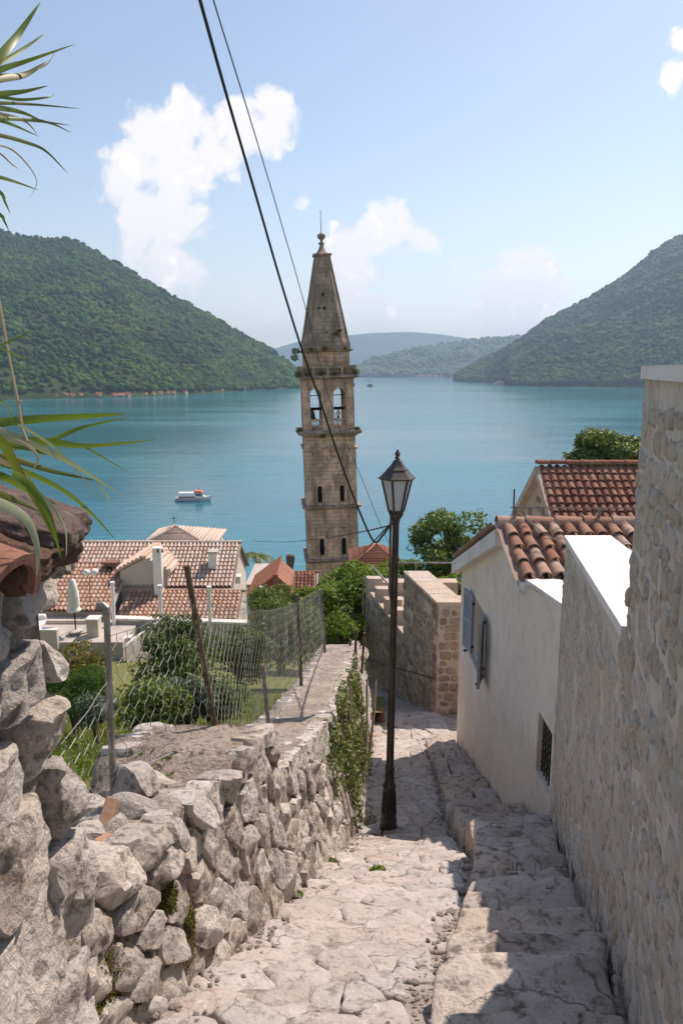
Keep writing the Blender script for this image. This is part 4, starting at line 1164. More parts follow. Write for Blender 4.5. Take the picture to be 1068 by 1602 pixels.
def cornice(z0, z1, w0, w1, name='cornice', mat=M_TOWERD):
    h = z1-z0
    prof = [(w0*.5,z0),(w0*.5+.25*(w1-w0)*.5,z0+.25*h),(w0*.5+.5*(w1-w0)*.5,z0+.35*h),(w1*.5,z0+.6*h),(w1*.5,z0+.88*h),(w1*.5-.12,z1)]
    s2 = math.sqrt(2)
    return MB().lathe([(r_*s2, z) for r_, z in prof], 4, rot=math.pi/4).build(name, mat, tw, org=(0,0,z0))
cornice(tz(880)+.002, tz(874)-.002, WS, WS+.75)
cornice(tz(797)+.002, tz(791)-.002, WS, WS+.8)
cornice(tz(705), tz(700), WS-.06, WS+.35, 'string_course', M_TOWER)
cornice(tz(684)+.002, tz(673), WS-.1, WS+1.25)
# corner pilaster strips of the shaft
for s in (-1, 1):
    for (a, c) in ((873,798),(790,706)):
        MB().bbox((s*(WS/2-.45)-.42,-WS/2-.10,tz(a)),(s*(WS/2-.45)+.42,-WS/2+.05,tz(c))).build('pilaster', M_TOWER, tw, org=(s*WS/2,-WS/2,tz(a)))
# the belfry: four walls, each with two round arches
z0, z1 = tz(673)+.002, tz(594)
hw = WB/2; OPW = 1.28
ops = [(relx(491.5,640), tz(657), OPW, tz(608)-tz(657)), (relx(528,640), tz(657), OPW, tz(608)-tz(657))]
for side in range(4):
    L0 = hw if side % 2 == 0 else hw-.75
    hol = [arch(x if side in (0,) else (-x if side == 2 else sx*1.15), z0+.02, w_, (a+h_)-(z0+.02), 10) for (x, a, w_, h_), sx in zip(ops, (-1, 1))]
    vs, fs = panel([(-L0,z0),(L0,z0),(L0,z1),(-L0,z1)], hol, .75)
    Mr = Matrix.Rotation(side*math.pi/2, 3, 'Z')
    b = MB(); b.add([Mr @ Vector((p[0],p[1]-hw,p[2])) for p in vs], fs)
    b.build('belfry_wall', M_TOWER, tw, org=(0,0,z0))
for sx in (-1, 1):
    for sy in (-1, 1):
        c = (sx*(hw-.42), sy*(hw-.02))
        MB().bbox((c[0]-.40,c[1]-.14*1,tz(672)),(c[0]+.40,c[1]+.14,tz(606))).build('pilaster', M_TOWER, tw, org=(*c,z0))
        MB().bbox((c[0]-.48,c[1]-.2,tz(606)+.001),(c[0]+.48,c[1]+.2,tz(600))).build('capital', M_TOWER, tw, org=(*c,z1))
for (x, a, w_, h_) in ops:
    vs, fs = panel(arch(x, a+1.6, w_+.5, h_-1.6+.25, 10), [arch(x, a+1.61, w_, h_-1.61, 10)], .12)
    MB().add([(p[0],p[1]-hw-.119,p[2]) for p in vs], fs).build('arch_moulding', M_TOWER, tw, org=(x,-hw,a))
    MB().bbox((x-w_/2,-hw+.1,tz(657)-.03),(x+w_/2,-hw+.4,tz(657)+.12)).build('parapet_rail', M_TOWER, tw, org=(x,-hw,a))
    for q in range(6):
        xx = x-w_/2+.12+(w_-.24)*q/5; hb_ = tz(657)-z0-.03
        MB().lathe([(.09,z0),(.09,z0+.1),(.05,z0+.16),(.10,z0+hb_*.4),(.05,z0+hb_*.75),(.08,z0+hb_)], 7, c=(xx,-hw+.25,0)).build('baluster', M_TOWER, tw, org=(xx,-hw+.25,z0))
tb('belfry_floor', WB-1.6, z0+.0, z0+.12, M_TOWERD)
MB().box((0,0,tz(641)),(WB-1.5,.28,.32)).build('bell_beam', M_DARK, tw, org=(0,0,tz(641)))
MB().tube([(-WB/2+.8,-.8,tz(619)),(WB/2-.8,-.8,tz(619))], .05, 5).build('tie_rod', M_BLACK, tw, org=(0,0,tz(619)))
autosmooth(MB().lathe([(.06,tz(641)-.15),(.30,tz(641)-.2),(.36,tz(641)-.5),(.42,tz(641)-.9),(.58,tz(641)-1.2),(.60,tz(641)-1.25)], 16, c=(-1.75,0,0)).build('bell', M_IRON, tw, org=(-1.75,0,tz(641)-1.2)))
cornice(tz(594)+.002, tz(587.5), WB, WB+1.05)
# upper balustrade
zb1, zb2 = tz(587.5)+.002, tz(572)
WQ = WB+.55; hq = WQ/2
for side in range(4):
    Mr = Matrix.Rotation(side*math.pi/2, 3, 'Z')
    def rb(a, c, name, mat=M_TOWERD):
        b = MB().bbox(a, c); b.v = [tuple(Mr @ Vector(p)) for p in b.v]; return b.build(name, mat, tw, org=Mr @ Vector(((a[0]+c[0])/2,(a[1]+c[1])/2,a[2])))
    rb((-hq+.3,-hq,zb2-.22),(hq-.3,-hq+.3,zb2), 'handrail')
    rb((-hq+.3,-hq,zb1),(hq-.3,-hq+.3,zb1+.12), 'plinth')
    rb((-hq-.002,-hq-.002,zb1),(-hq+.298,-hq+.3,zb2+.05), 'pier')
    for cx in (-.25*WQ, 0, .25*WQ): rb((cx-.16,-hq+.02,zb1+.12),(cx+.16,-hq+.28,zb2-.22), 'pier')
    for gq in range(4):
        for q in range(4):
            xx = -hq+.3+ (gq+.5)*(WQ-.6)/4 + (q-1.5)*.27
            p = Mr @ Vector((xx,-hq+.15,0)); h_ = zb2-.22-zb1-.12
            MB().lathe([(.10,zb1+.12),(.05,zb1+.2),(.10,zb1+.12+h_*.4),(.05,zb1+.12+h_*.8),(.09,zb1+.12+h_)], 6, c=p).build('baluster', M_TOWERD, tw, org=(p.x,p.y,zb1))
WA = 74*PXM
tb('attic', WA-.3, tz(587)+.004, tz(551))
MB().bbox((-WA/2+.5,-WA/2+.05,tz(568)),(-.4,-WA/2+.16,tz(553))).build('attic_panel', M_TOWER, tw, org=(-1,-WA/2,tz(568)))
MB().bbox((.4,-WA/2+.05,tz(568)),(WA/2-.5,-WA/2+.16,tz(553))).build('attic_panel', M_TOWER, tw, org=(1,-WA/2,tz(568)))
cornice(tz(551)+.002, tz(546), WA-.3, WA+.45)
tb('spire_plinth', WA-.1, tz(546)+.002, tz(536), M_TOWERD)
# spire: chamfered pyramid
def octo(w, z, ch=0.16):
    h = w/2; c = h*(1-ch*2)
    return [(c,-h,z),(h,-c,z),(h,c,z),(c,h,z),(-c,h,z),(-h,c,z),(-h,-c,z),(-c,-h,z)]
b = MB(); w0, w1 = WA-.25, 22*PXM; zs0, zs1 = tz(536)+.002, tz(396)
N_ = 14
for i in range(N_+1):
    u = i/N_; b.v += octo(w0+(w1-w0)*u, zs0+(zs1-zs0)*u)
for i in range(N_):
    for q in range(8): b.f.append((i*8+q, i*8+(q+1) % 8, i*8+8+(q+1) % 8, i*8+8+q))
b.f += [tuple(range(7, -1, -1)), tuple(range(N_*8, N_*8+8))]
b.build('spire', M_TOWERD, tw, org=(0,0,zs0))
for q in range(8):
    a, c = octo(w0+.03, zs0)[q], octo(w1+.03, zs1)[q]
    MB().tube([a, c], .09, 5).build('spire_rib', M_TOWERD, tw, org=a)
cornice(zs1+.002, tz(391), w1, w1+.45, 'spire_collar')
autosmooth(MB().lathe([(w1*.52,tz(391)+.002),(w1*.3,tz(386)),(.24,tz(379)),(.20,tz(375)),(.36,tz(374.3)),(.32,tz(372.5)),(.14,tz(370.5)),(.14,tz(368)),(.34,tz(365.5)),(.44,tz(362)),(.40,tz(359)),(.22,tz(357)),(.05,tz(355.5))], 10).build('finial', M_TOWERD, tw, org=(0,0,tz(391))))
MB().tube([(0,0,tz(357)),(0,0,tz(319))], [.05,.03], 5).build('lightning_rod', M_GALV, tw, org=(0,0,tz(357)))
hr_ = random.Random(9)
for q in range(26):       # near-black lumps stand in for the shade of putlog holes and broken patches
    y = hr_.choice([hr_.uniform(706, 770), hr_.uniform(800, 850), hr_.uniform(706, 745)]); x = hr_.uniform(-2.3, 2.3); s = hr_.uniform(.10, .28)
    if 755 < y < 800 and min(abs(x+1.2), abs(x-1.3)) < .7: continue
    o = blob_rock('putlog_shade', (0,0,0), (s, .10, s*hr_.uniform(.7, 1.6)), None, M_DARK, hr_, 1, .3)
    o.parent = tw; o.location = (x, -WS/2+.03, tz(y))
# small openings on the spire face, their shade put in as dark lumps
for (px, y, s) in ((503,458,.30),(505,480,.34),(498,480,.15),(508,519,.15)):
    u = (tz(y)-zs0)/(zs1-zs0); o = blob_rock('spire_hole_shade', (0,0,0), (s,.25,s*1.2), None, M_DARK, hr_, 2, .2)
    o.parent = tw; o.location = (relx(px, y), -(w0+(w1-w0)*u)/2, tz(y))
# ------------------------------------------------------------------ houses below the garden
def gable_house(name, label, x0, x1, Df, Dr, Db, zr, zef, zeb, zb, wmat, tmat, pitch=.22, expo=.30, ridge_mat=None, n=4):
    o = thing(name, label, 'house', ((x0+x1)/2, Dr, zb))
    b = MB(); P = [(Df,zb),(Df,zef),(Dr,zr),(Db,zeb),(Db,zb)]
    b.prism([(x0, p[0], p[1]) for p in P], (x1-x0,0,0)); b.build('wall', wmat, o)
    ov = .18
    sf = Vector((0, Dr-Df, zr-zef)); u = sf.normalized()
    O = Vector((x0-ov, Df, zef+.05)) - u*.3
    L = sf.length+.3
    MB().add([(x0-ov,O.y,O.z),(x1+ov,O.y,O.z),(x1+ov,Dr,zr+.06),(x0-ov,Dr,zr+.06),(x1+ov,Db+.3,zeb),(x0-ov,Db+.3,zeb)], [(0,1,2,3),(3,2,4,5)]).build('roof_deck', M_PANTILE, o)
    tiled_slope(o, O+Vector((0,0,.03)), (1,0,0), sf, int((x1-x0+2*ov)/pitch), int(L/expo), pitch, expo, tmat, False, n=n)
    bb = MB(); x = x0-ov
    while x < x1+ov:
        vs, fs = barrel(.42, .11, .095, .014, 5); Mr = Matrix.Rotation(R(-90), 3, 'Z')
        bb.add([Vector((x, Dr, zr+.09)) + Mr @ Vector(v_) for v_ in vs], fs); x += .36
    r_ = bb.build('ridge_tiles', tmat, o); r_['kind'] = 'stuff'
    for xx in (x0-ov-.02, x1+ov-.10):
        MB().prism([(xx,O.y,O.z+.02),(xx,Dr,zr+.10),(xx,Dr,zr-.04),(xx,O.y,O.z-.12)], (.12,0,0)).build('verge', M_CONC, o)
    return o
def px_x(px, py, D): return at(px, py, D).x
mx0, mx1 = px_x(124,852,36), px_x(371,852,36)
mh = gable_house('town_house', 'big pale house with long weathered tile roof, white gable dormer and two white chimneys', mx0, mx1, 33.4, 36.0, 39.0, at(300,851,36).z, at(300,914,33.4).z, -10.6, -14, M_WALLW, M_TILE_P, .19, .28)
# dormer
dz = at(225,874,33.2); dl, dr_2 = px_x(189,905,33.2), px_x(263,905,33.2); zed = at(228,893,33.2).z
MB().prism([(dl,33.15,-11.5),(dr_2,33.15,-11.5),(dr_2,33.15,zed),(dz.x,33.15,dz.z),(dl,33.15,zed)], (0,2.0,0)).build('dormer', M_WALLW, mh)
for s, xe in ((-1, dl), (1, dr_2)):
    a = Vector((xe+s*.2, 33.0, zed-.06)); c = Vector((dz.x, 33.0, dz.z+.06))
    MB().prism([a, c, c+Vector((0,0,.10)), a+Vector((0,0,.10))], (0,2.75,0)).build('dormer_roof', M_TILE_P, mh)
    for q in range(7):
        MB().tube([a.lerp(c, .06+q*.145)+Vector((0,.02,.12)), a.lerp(c, .06+q*.145)+Vector((0,2.75,.12))], .07, 6).build('tile_row', M_TILE_P, mh)
MB().bbox((px_x(244,925,32.9),32.6,-11.5),(px_x(257,925,32.9),33.0,at(250,856,32.8).z)).build('chimney', M_WHITE, mh)
MB().bbox((px_x(327,880,34.4),34.2,-10.6),(px_x(340,880,34.4),34.7,at(334,864,34.4).z)).build('chimney', M_WHITE, mh)
MB().bbox((px_x(326,864,34.4)-.02,34.13,at(334,864,34.4).z+.002),(px_x(341,864,34.4)+.02,34.77,at(334,862,34.4).z+.02)).build('chimney_cap', M_CONC, mh)
for px in (247, 254):
    c = at(px, 862, 32.59); MB().box((c.x,32.6,c.z),(.07,.03,.16)).build('flue_opening', M_DARK, mh)
c = at(379,900,35); MB().box((mx1+.01,35,c.z+.3),(.06,.5,1.1)).build('window', M_DARK, mh)
MB().box((mx1+.2,34.4,c.z),(.35,.5,.35)).build('air_conditioner', M_WHITE, mh)
# annex with red tiled roof
ax0, ax1 = px_x(200,940,32), px_x(373,940,32)
gable_house('annex', 'low long annex with rows of red tiles in front of the big pale house', ax0, ax1, 31.2, 33.0, 33.14, at(290,927,33).z, at(290,966,31.2).z, -10.4, -13.2, M_WALLW, M_TILE_O, .20, .27)
lx0, lx1 = px_x(40,930,33), px_x(187,930,33)
lh = gable_house('tiled_house', 'low house with bright orange tile roof and brick chimney behind the closed parasol', lx0, lx1, 31.3, 34.4, 36.0, at(150,884,34.4).z, at(150,952,31.3).z, -11, -13, M_WALLW, M_TILE_O, .20, .29)
c0, c1 = at(167,902,34.0), at(183,881,34.0)
MB().bbox((c0.x,33.8,-10.6),(c1.x,34.3,c1.z)).build('chimney', M_TERRA, lh)
MB().bbox((c0.x-.06,33.74,c1.z+.002),(c1.x+.06,34.36,c1.z+.09)).build('chimney_cap', M_TERRA, lh)
MB().bbox((c0.x+.1,33.79,c1.z-.38),(c0.x+.34,33.81,c1.z-.12)).build('flue_opening', M_DARK, lh)
# little hip over the orange roof
hp = at(150,873,35.2); b = MB(); q0, q1 = px_x(118,888,35), px_x(172,888,35); zq = at(150,889,35).z
b.add([(q0,34.4,zq),(q1,34.4,zq),(q1,36,zq),(q0,36,zq),(hp.x,35.2,hp.z)], [(0,1,4),(1,2,4),(2,3,4),(3,0,4)]); b.build('hip_roof', M_TILE_O, lh)
# hip roofed house behind with a cross on its peak
def hip_house(name, label, pk, D0, D1, x0, x1, ze, zb, wmat, tmat, tiles=True):
    o = thing(name, label, 'house', ((x0+x1)/2, (D0+D1)/2, zb))
    MB().bbox((x0+.2,D0+.2,zb),(x1-.2,D1-.2,ze-.02)).build('wall', wmat, o)
    b = MB().add([(x0,D0,ze),(x1,D0,ze),(x1,D1,ze),(x0,D1,ze),tuple(pk)], [(0,1,4),(1,2,4),(2,3,4),(3,0,4),(3,2,1,0)])
    b.build('hip_roof', tmat, o)
    if tiles:
        b = MB(); pk = Vector(pk)
        nn = 15
        for q in range(nn):         # courses of the front and right faces
            u = (q+.5)/nn
            for (A_, B2) in (((x0,D0,ze),(x1,D0,ze)),((x1,D0,ze),(x1,D1,ze)),((x0,D1,ze),(x0,D0,ze))):
                a, c = Vector(A_).lerp(pk, u), Vector(B2).lerp(pk, u)
                b.tube([a+Vector((0,0,.02)), c+Vector((0,0,.02))], .045, 5)
        for cn in ((x0,D0,ze),(x1,D0,ze)): b.tube([cn, pk], .10, 6)
        t_ = b.build('tile_courses', tmat, o, True); t_['kind'] = 'stuff'
    return o
pk = at(273,822,41)
hh = hip_house('hip_roofed_house', 'house with orange pyramid roof and a small iron cross on its peak, by the water', pk, 39.6, 44.5, px_x(222,852,40.5), px_x(338,852,40.5), at(273,855,40).z, -17, M_WALLW, M_TILE_P)
MB().tube([pk, pk+Vector((0,0,.55))], .02, 5).tube([pk+Vector((-.12,0,.4)), pk+Vector((.12,0,.4))], .02, 5).build('cross', M_BLACK, hh)
# red houses, flat roofs and the roof right of the tower
rx0, rx1 = px_x(392,935,46), px_x(438,930,46)
rh = thing('red_house', 'terracotta painted house gable beyond the green shrubs left of the bell tower', 'house', ((rx0+rx1)/2, 47, -18))
ap = at(432,900,45.5)
MB().prism([(rx0,45.5,-18),(px_x(455,930,45.5),45.5,-18),(px_x(455,930,45.5),45.5,at(455,920,45.5).z),(ap.x,45.5,ap.z),(rx0,45.5,at(390,934,45.5).z)], (0,4,0)).build('wall', M_WALLR, rh)
MB().prism([(rx0-.2,45.2,at(390,934,45.5).z+.0),(ap.x,45.2,ap.z+.02),(ap.x,45.2,ap.z+.16),(rx0-.2,45.2,at(390,934,45.5).z+.14)], (0,5,0)).build('roof', M_TERRA, rh)
MB().bbox((ap.x-.2,45.3,-17),(ap.x+.12,45.49,ap.z+.1)).build('chimney', M_TERRA, rh)
gable_house('low_house', 'dark pantiled roof between the red gable and the foot of the bell tower', px_x(436,910,48), px_x(492,910,48), 47, 49.5, 51, at(455,897,49.5).z, at(455,938,47).z, -15.5, -19, M_WALLR, M_TILE_R, .26, .33)
fl_ = thing('flat_roofed_house', 'pale flat roofed building between the big pale house and the red gable', 'building', (-6.3, 56, -22))
a, c = at(386,902,54), at(440,892,58)
MB().bbox((a.x,54,-24),(c.x,60,c.z-.3)).build('wall', M_WALLW, fl_)
MB().bbox((a.x-.1,53.9,c.z-.295),(c.x+.1,60.1,c.z)).build('roof_slab', M_CONC, fl_)
scf = thing('iron_trestle', 'small rusty iron frame with wire net standing on the roof left of the cut palm', 'frame', (-4.6, 52, -13.5))
a = at(427,897,50); tpz = at(427,882,50).z
b = MB()
for dx in (-.05, .62):
    for dy in (0, .5): b.tube([(a.x+dx,50+dy,a.z-1.2),(a.x+dx,50+dy,tpz+(.15 if dx > 0 else 0))], .03, 5)
for zz in (a.z+.05, (a.z+tpz)/2, tpz-.05):
    b.tube([(a.x-.05,50,zz),(a.x+.62,50,zz)], .02, 5); b.tube([(a.x-.05,50.5,zz),(a.x+.62,50.5,zz)], .02, 5); b.tube([(a.x-.05,50,zz),(a.x-.05,50.5,zz)], .02, 5); b.tube([(a.x+.62,50,zz),(a.x+.62,50.5,zz)], .02, 5)
b.build('frame', M_RUST, scf)
MB().box((a.x+.28,50.25,a.z+.1),(.5,.4,.45)).build('tank', M_CONC, scf)
pk = at(588,850,60)
hip_house('hip_roofed_house', 'house with dark red pyramid roof just right of the bell tower foot', pk, 57, 63, px_x(545,895,58), px_x(628,895,58), at(588,888,57).z, -24, M_WALLW, M_TILE_R)

# ------------------------------------------------------------------ terrace with parasol
te = thing('terrace', 'pale walled sun terrace with steps of coping below the orange roofed house', 'terrace', (-12, 29.5, -12.5))
zt = at(118,990,29.5).z
tx0, tx1 = px_x(-30,990,28.6), px_x(195,1015,28.6)
MB().bbox((tx0,28.4,-13.5),(tx1,31.2,zt)).build('floor_slab', M_CONC, te)
MB().bbox((tx0,28.2,-13.5),(px_x(92,1010,28.3),28.398,zt+.55)).build('parapet', M_WALLW, te)
MB().bbox((tx0,28.15,zt+.552),(px_x(93,1010,28.3),28.45,zt+.62)).build('coping', M_CAP, te)
pz = at(155,968,29.2)
MB().bbox((px_x(139,990,29.2),29.0,zt-.4),(px_x(157,990,29.2),29.45,pz.z)).build('gate_pier', M_WALLW, te)
MB().bbox((px_x(138,990,29.2),28.95,pz.z+.002),(px_x(158,990,29.2),29.5,pz.z+.06)).build('pier_cap', M_CAP, te)
for (pa, pb, Da, Db, w) in (((140,1012),(205,1000),28.5,28.9,.28), ((197,1012),(258,968),27.6,30.4,.30), ((176,970),(385,977),30.6,30.4,.26)):
    a, c = at(*pa, Da), at(*pb, Db)
    MB().prism([a, c, Vector((c.x,c.y,-14)), Vector((a.x,a.y,-14))], (0,.30,0)).build('garden_wall', M_CONC, te)
    MB().prism([a+Vector((0,-.04,.002)), c+Vector((0,-.04,.002)), c+Vector((0,.36,.002)), a+Vector((0,.36,.002))], (0,0,.09)).build('coping', M_CAP, te)
b = MB(); a, c = at(64,960,31), at(150,975,31)
MB().bbox((px_x(30,970,31),30.6,zt),(px_x(150,970,31),31.19,at(100,966,31).z)).build('bench_wall', M_WALLW, te)
pl = 0
for (px, y0, y1) in ((178,912,967),(252,917,970),(329,919,974),(411,919,965)):
    a, c = at(px, y1, 30.5), at(px-2, y0, 30.5)
    o = MB().tube([a-Vector((0,0,.4 if px < 400 else 2.0)), c], .085, 8).tube([c-Vector((0,0,.02)), c+Vector((0,0,.05))], .11, 8).build('terrace_post', M_WHITE)
    tag(o, ['white terrace post rising at the corner of the orange roof', 'white post in front of the annex, below the dormer chimney', 'white post in front of the annex, below the second chimney', 'white post standing among the shrubs before the red gable'][pl], 'post', 'white posts of the terrace pergola'); pl += 1
a, c = at(119,988,29.3), at(113,905,29.3)
um = thing('parasol', 'closed white parasol on a dark pole with round base on the terrace', 'parasol', a)
MB().lathe([(.30,0),(.30,.06),(.08,.10)], 16, c=a).build('base', M_CONC, um)
MB().tube([a, a.lerp(c, .5)], .03, 8).build('pole', M_BLACK, um)
u = (c-a); Mu = u.to_track_quat('Z', 'Y').to_matrix(); Lu = u.length
ub = MB(); prof = [(.03,.36),(.24,.385),(.27,.42),(.17,.44),(.21,.50),(.20,.70),(.15,.86),(.10,.97),(.02,1.0)]
vs = []
for (r_, z) in prof:
    for q in range(20):
        an = 2*math.pi*q/20; rr_ = r_*(1+.16*(-1)**q); vs.append(a + Mu @ Vector((rr_*math.cos(an), rr_*math.sin(an), z*Lu)))
ub.add(vs, [(i*20+q, i*20+(q+1) % 20, i*20+20+(q+1) % 20, i*20+20+q) for i in range(len(prof)-1) for q in range(20)])
ub.build('canopy', M_WHITE, um, True)
a = at(142,962,30.3); c = at(140,905,30.3)
gl = thing('globe_lamp', 'thin garden lamp with two white globes beside the closed parasol', 'lamp', a)
MB().tube([a-Vector((0,0,.6)), c], .022, 6).tube([at(133,899,30.3), c, at(148,897,30.3)], .02, 5).build('pole', M_GALV, gl)
for (px, py) in ((137,897),(149,896)):
    g_ = MB(); p = at(px-1, py-1, 30.3); g_.lathe([(.16*math.sin(math.pi*i/8)+.001, -.16*math.cos(math.pi*i/8)) for i in range(9)], 12, c=p).build('globe', M_WHITE, gl, True)
a = at(30,978,30)
sf_ = thing('day_bed', 'white cushioned day bed at the left end of the terrace', 'sofa', (a.x, 30, zt))
o = MB().box((a.x+.2,29.9,zt+.2),(1.7,.9,.26)).build('cushion', M_WHITE, sf_); md = o.modifiers.new('bevel', 'BEVEL'); md.width = .12; md.segments = 3
o = MB().box((a.x+.2,30.3,zt+.42),(1.7,.25,.25)).build('backrest', M_WHITE, sf_); md = o.modifiers.new('bevel', 'BEVEL'); md.width = .08; md.segments = 3

# ------------------------------------------------------------------ far shore
fr_ = random.Random(81); oi = 0
ORD = 'first second third fourth fifth sixth seventh eighth ninth tenth eleventh twelfth thirteenth fourteenth fifteenth sixteenth seventeenth eighteenth nineteenth twentieth twenty-first twenty-second twenty-third'.split()
def shore_house(x, D, w, d, h, rh_, rz, roofmat, label, group):
    o = thing('shore_house', label, 'house', (x, D, ZW), group=group, local=True); o.rotation_euler.z = rz
    MB().bbox((-w/2,-d/2,0),(w/2,d/2,h)).build('wall', M_WALLW, o)
    MB().prism([(-w/2-.3,-d/2-.3,h),(-w/2-.3,d/2+.3,h),(-w/2-.3,0,h+rh_)], (w+.6,0,0)).build('roof', roofmat, o)
    for q in range(max(2, int(w/4))):
        MB().bbox((-w/2+1.2+q*3.4,-d/2-.05,h*.4),(-w/2+2.4+q*3.4,-d/2+.1,h*.75)).build('window', M_DARK, o)
M_FROOF = plain('far_red_roof', (0.42,0.15,0.09), 0.9, 0.12, 0.2)
for px in (52,70,84,98,108,120,132,142,152,176,186,198,212,222,234,246,256,268,284,345,365,380):
    Ds = lerp_tab(HL.shore, px); y = at(px, 620, Ds)
    w = fr_.uniform(10, 17)
    if px > 300: w *= .8
    shore_house(y.x, Ds+fr_.uniform(1, 7), w, 8, fr_.uniform(2.5, 4.5), fr_.uniform(2.6, 4.2), fr_.uniform(-.4, .4), M_FROOF, ORD[oi]+' little red roofed house from the left along the far shore under the left hill', 'red roofed houses along the far left shore'); oi += 1
Ds = lerp_tab(HL.shore, 278); y = at(278, 615, Ds)
o = thing('shore_house', 'larger white blocky building standing above the red roofs on the far left shore', 'building', (y.x, Ds+30, ZW))
MB().bbox((y.x-11,Ds+24,ZW),(y.x+9,Ds+36,ZW+15)).build('wall', M_WHITE, o)
MB().bbox((y.x-11.5,Ds+23.6,ZW+15.01),(y.x+9.5,Ds+36.4,ZW+16)).build('roof', M_CONC, o)
for q in range(4): MB().bbox((y.x-9+q*4.6,Ds+23.9,ZW+10),(y.x-6.8+q*4.6,Ds+24.1,ZW+12.5)).build('window', M_DARK, o)
oi = 0
for (px, D, w) in ((655,4110,22),(663,4105,28),(672,4100,20),(681,4095,26),(690,4090,20),(586,4180,26),(600,4170,24),(612,4165,30),(630,4150,24)):
    y = at(px, 590, D)
    shore_house(y.x, D, w, 12, 7, 5, 0, M_FROOF, (ORD[(0,1,2,3,4,0,1,2,3)[oi]]+(' tiny house from the left on the shore just left of the right hill' if px > 640 else ' tiny house from the left at the foot of the low headland')), 'houses by the strait'); oi += 1
Ds = lerp_tab(HR.shore, 790); y = at(790, 603, Ds)
ft = thing('shore_fort', 'low pale stone fort and quay at the waterline under the right hill', 'fort', (y.x, Ds, ZW))
MB().bbox((y.x-32,Ds-18,ZW-1),(y.x+30,Ds+10,ZW+4)).build('quay', M_CONC, ft)
MB().bbox((y.x-22,Ds-10,ZW+4.01),(y.x+6,Ds+6,ZW+10)).build('wall', M_BMORT, ft)
MB().bbox((y.x+9,Ds-6,ZW+4.01),(y.x+24,Ds+6,ZW+13)).build('keep', M_BSTONE, ft)
for q in range(5): MB().bbox((y.x-20+q*5,Ds-10.2,ZW+5.5),(y.x-18+q*5,Ds-9.9,ZW+8)).build('window', M_DARK, ft)

# ------------------------------------------------------------------ boats
bt0 = atz(303, 783, ZW)
boat = thing('tour_boat', 'white tour boat with long white awning and orange cabin top on the bay', 'boat', (bt0.x, bt0.y, ZW), local=True)
boat.rotation_euler.z = R(4)
BL = 56*bt0.y/1157*1.0; s_ = BL/12.0
def hullsec(u):   # u 0 stern .. 1 bow
    w = 1.75*(1-max(0, (u-.45)/.55)**2.3)*(0.9+.1*min(1, u*4)); sheer = 1.05+.75*max(0, u-.35)**1.6*1.6; x = -6+12*u
    fl_ = .72 if u < .9 else .55
    return [(x-.5*0, -w, sheer),(x, -w*.95, sheer*.55),(x-(.9*max(0, u-.7)), -w*fl_, .0),(x-(1.2*max(0, u-.7)), 0, -.35),(x-(.9*max(0, u-.7)), w*fl_, .0),(x, w*.95, sheer*.55),(x, w, sheer)]
secs = [[Vector(p)*s_ for p in hullsec(i/16)] for i in range(17)]
b = MB()
for s in secs: b.v += [tuple(p) for p in s]
for i in range(16):
    for q in range(6): b.f.append((i*7+q, i*7+q+1, i*7+8+q, i*7+7+q))
    b.f.append((i*7+6, i*7, i*7+7, i*7+13))
b.f += [tuple(range(7)), tuple(range(16*7+6, 16*7-1, -1))]
autosmooth(b.build('hull', M_WHITE, boat, org=(0,0,0)), 35)
def bb(name, a, c, mat, par=boat):
    return MB().bbox([x*s_ for x in a], [x*s_ for x in c]).build(name, mat, par, org=[(a[i]+c[i])/2*s_ for i in range(3)])
bb('rubbing_strake', (-6,-1.80,.62), (3.6,-1.70,.74), M_BSTONE)
M_ORANGE = plain('orange_canvas', (0.75,0.17,0.06), .7, .05)
cab = MB().prism([Vector(p)*s_ for p in ((.6,-1.35,1.0),(3.9,-1.1,1.0),(3.0,-1.1,2.75),(.6,-1.35,2.75))], (0,2.5*s_,0)).build('cabin', M_WHITE, boat, org=(0,0,0))
for (x, w) in ((1.0,.75),(2.0,.7)): bb('window', (x,-1.39,1.85), (x+w,-1.30,2.45), M_DARK, cab)
MB().prism([Vector(p)*s_ for p in ((3.42,-.9,1.95),(3.42,.9,1.95),(3.12,.9,2.55),(3.12,-.9,2.55))], (.04,0,.01)).build('windscreen', M_DARK, cab, org=(0,0,0))
bb('awning', (-4.9,-1.5,2.62), (.6,1.5,2.80), M_WHITE)
MB().prism([Vector(p)*s_ for p in ((.2,-1.45,2.85),(3.3,-1.3,2.80),(2.7,-1.0,3.35),(.7,-1.2,3.4))], (0,2.5*s_,0)).build('cabin_cover', M_ORANGE, boat, org=(0,0,0))
for x in (-4.8,-3.4,-2.0,-.6):
    for y in (-1.45,1.4):
        MB().tube([Vector((x,y,1.0))*s_, Vector((x,y,2.62))*s_], .035, 5).build('awning_post', M_WHITE, boat, org=(x*s_,y*s_,s_))
bb('bench', (-4.9,-1.3,.95), (.5,1.3,1.25), M_WALLR)
MB().tube([Vector((1.9,0,3.3))*s_, Vector((1.9,0,4.3))*s_], .05, 5).build('mast', M_BLACK, boat, org=(0,0,0))
MB().tube([Vector((3.6,-1.2,1.5))*s_, Vector((5.8,-.25,2.2))*s_, Vector((5.8,.25,2.2))*s_, Vector((3.6,1.2,1.5))*s_], .03, 5).build('bow_rail', M_GALV, boat, org=(0,0,0))
p = atz(578, 605, ZW)
rb_ = thing('motor_boat', 'small dark red motor boat with a white wake right of the belfry', 'boat', (p.x, p.y, ZW), local=True); rb_.rotation_euler.z = R(200)
q_ = p.y/1157*9
b = MB().prism([(-q_*.5,-q_*.18,-.3),(q_*.3,-q_*.18,-.3),(q_*.5,0,.2),(q_*.3,q_*.18,-.3),(-q_*.5,q_*.18,-.3)], (0,0,q_*.28)); b.build('hull', M_WALLR, rb_, org=(0,0,0))
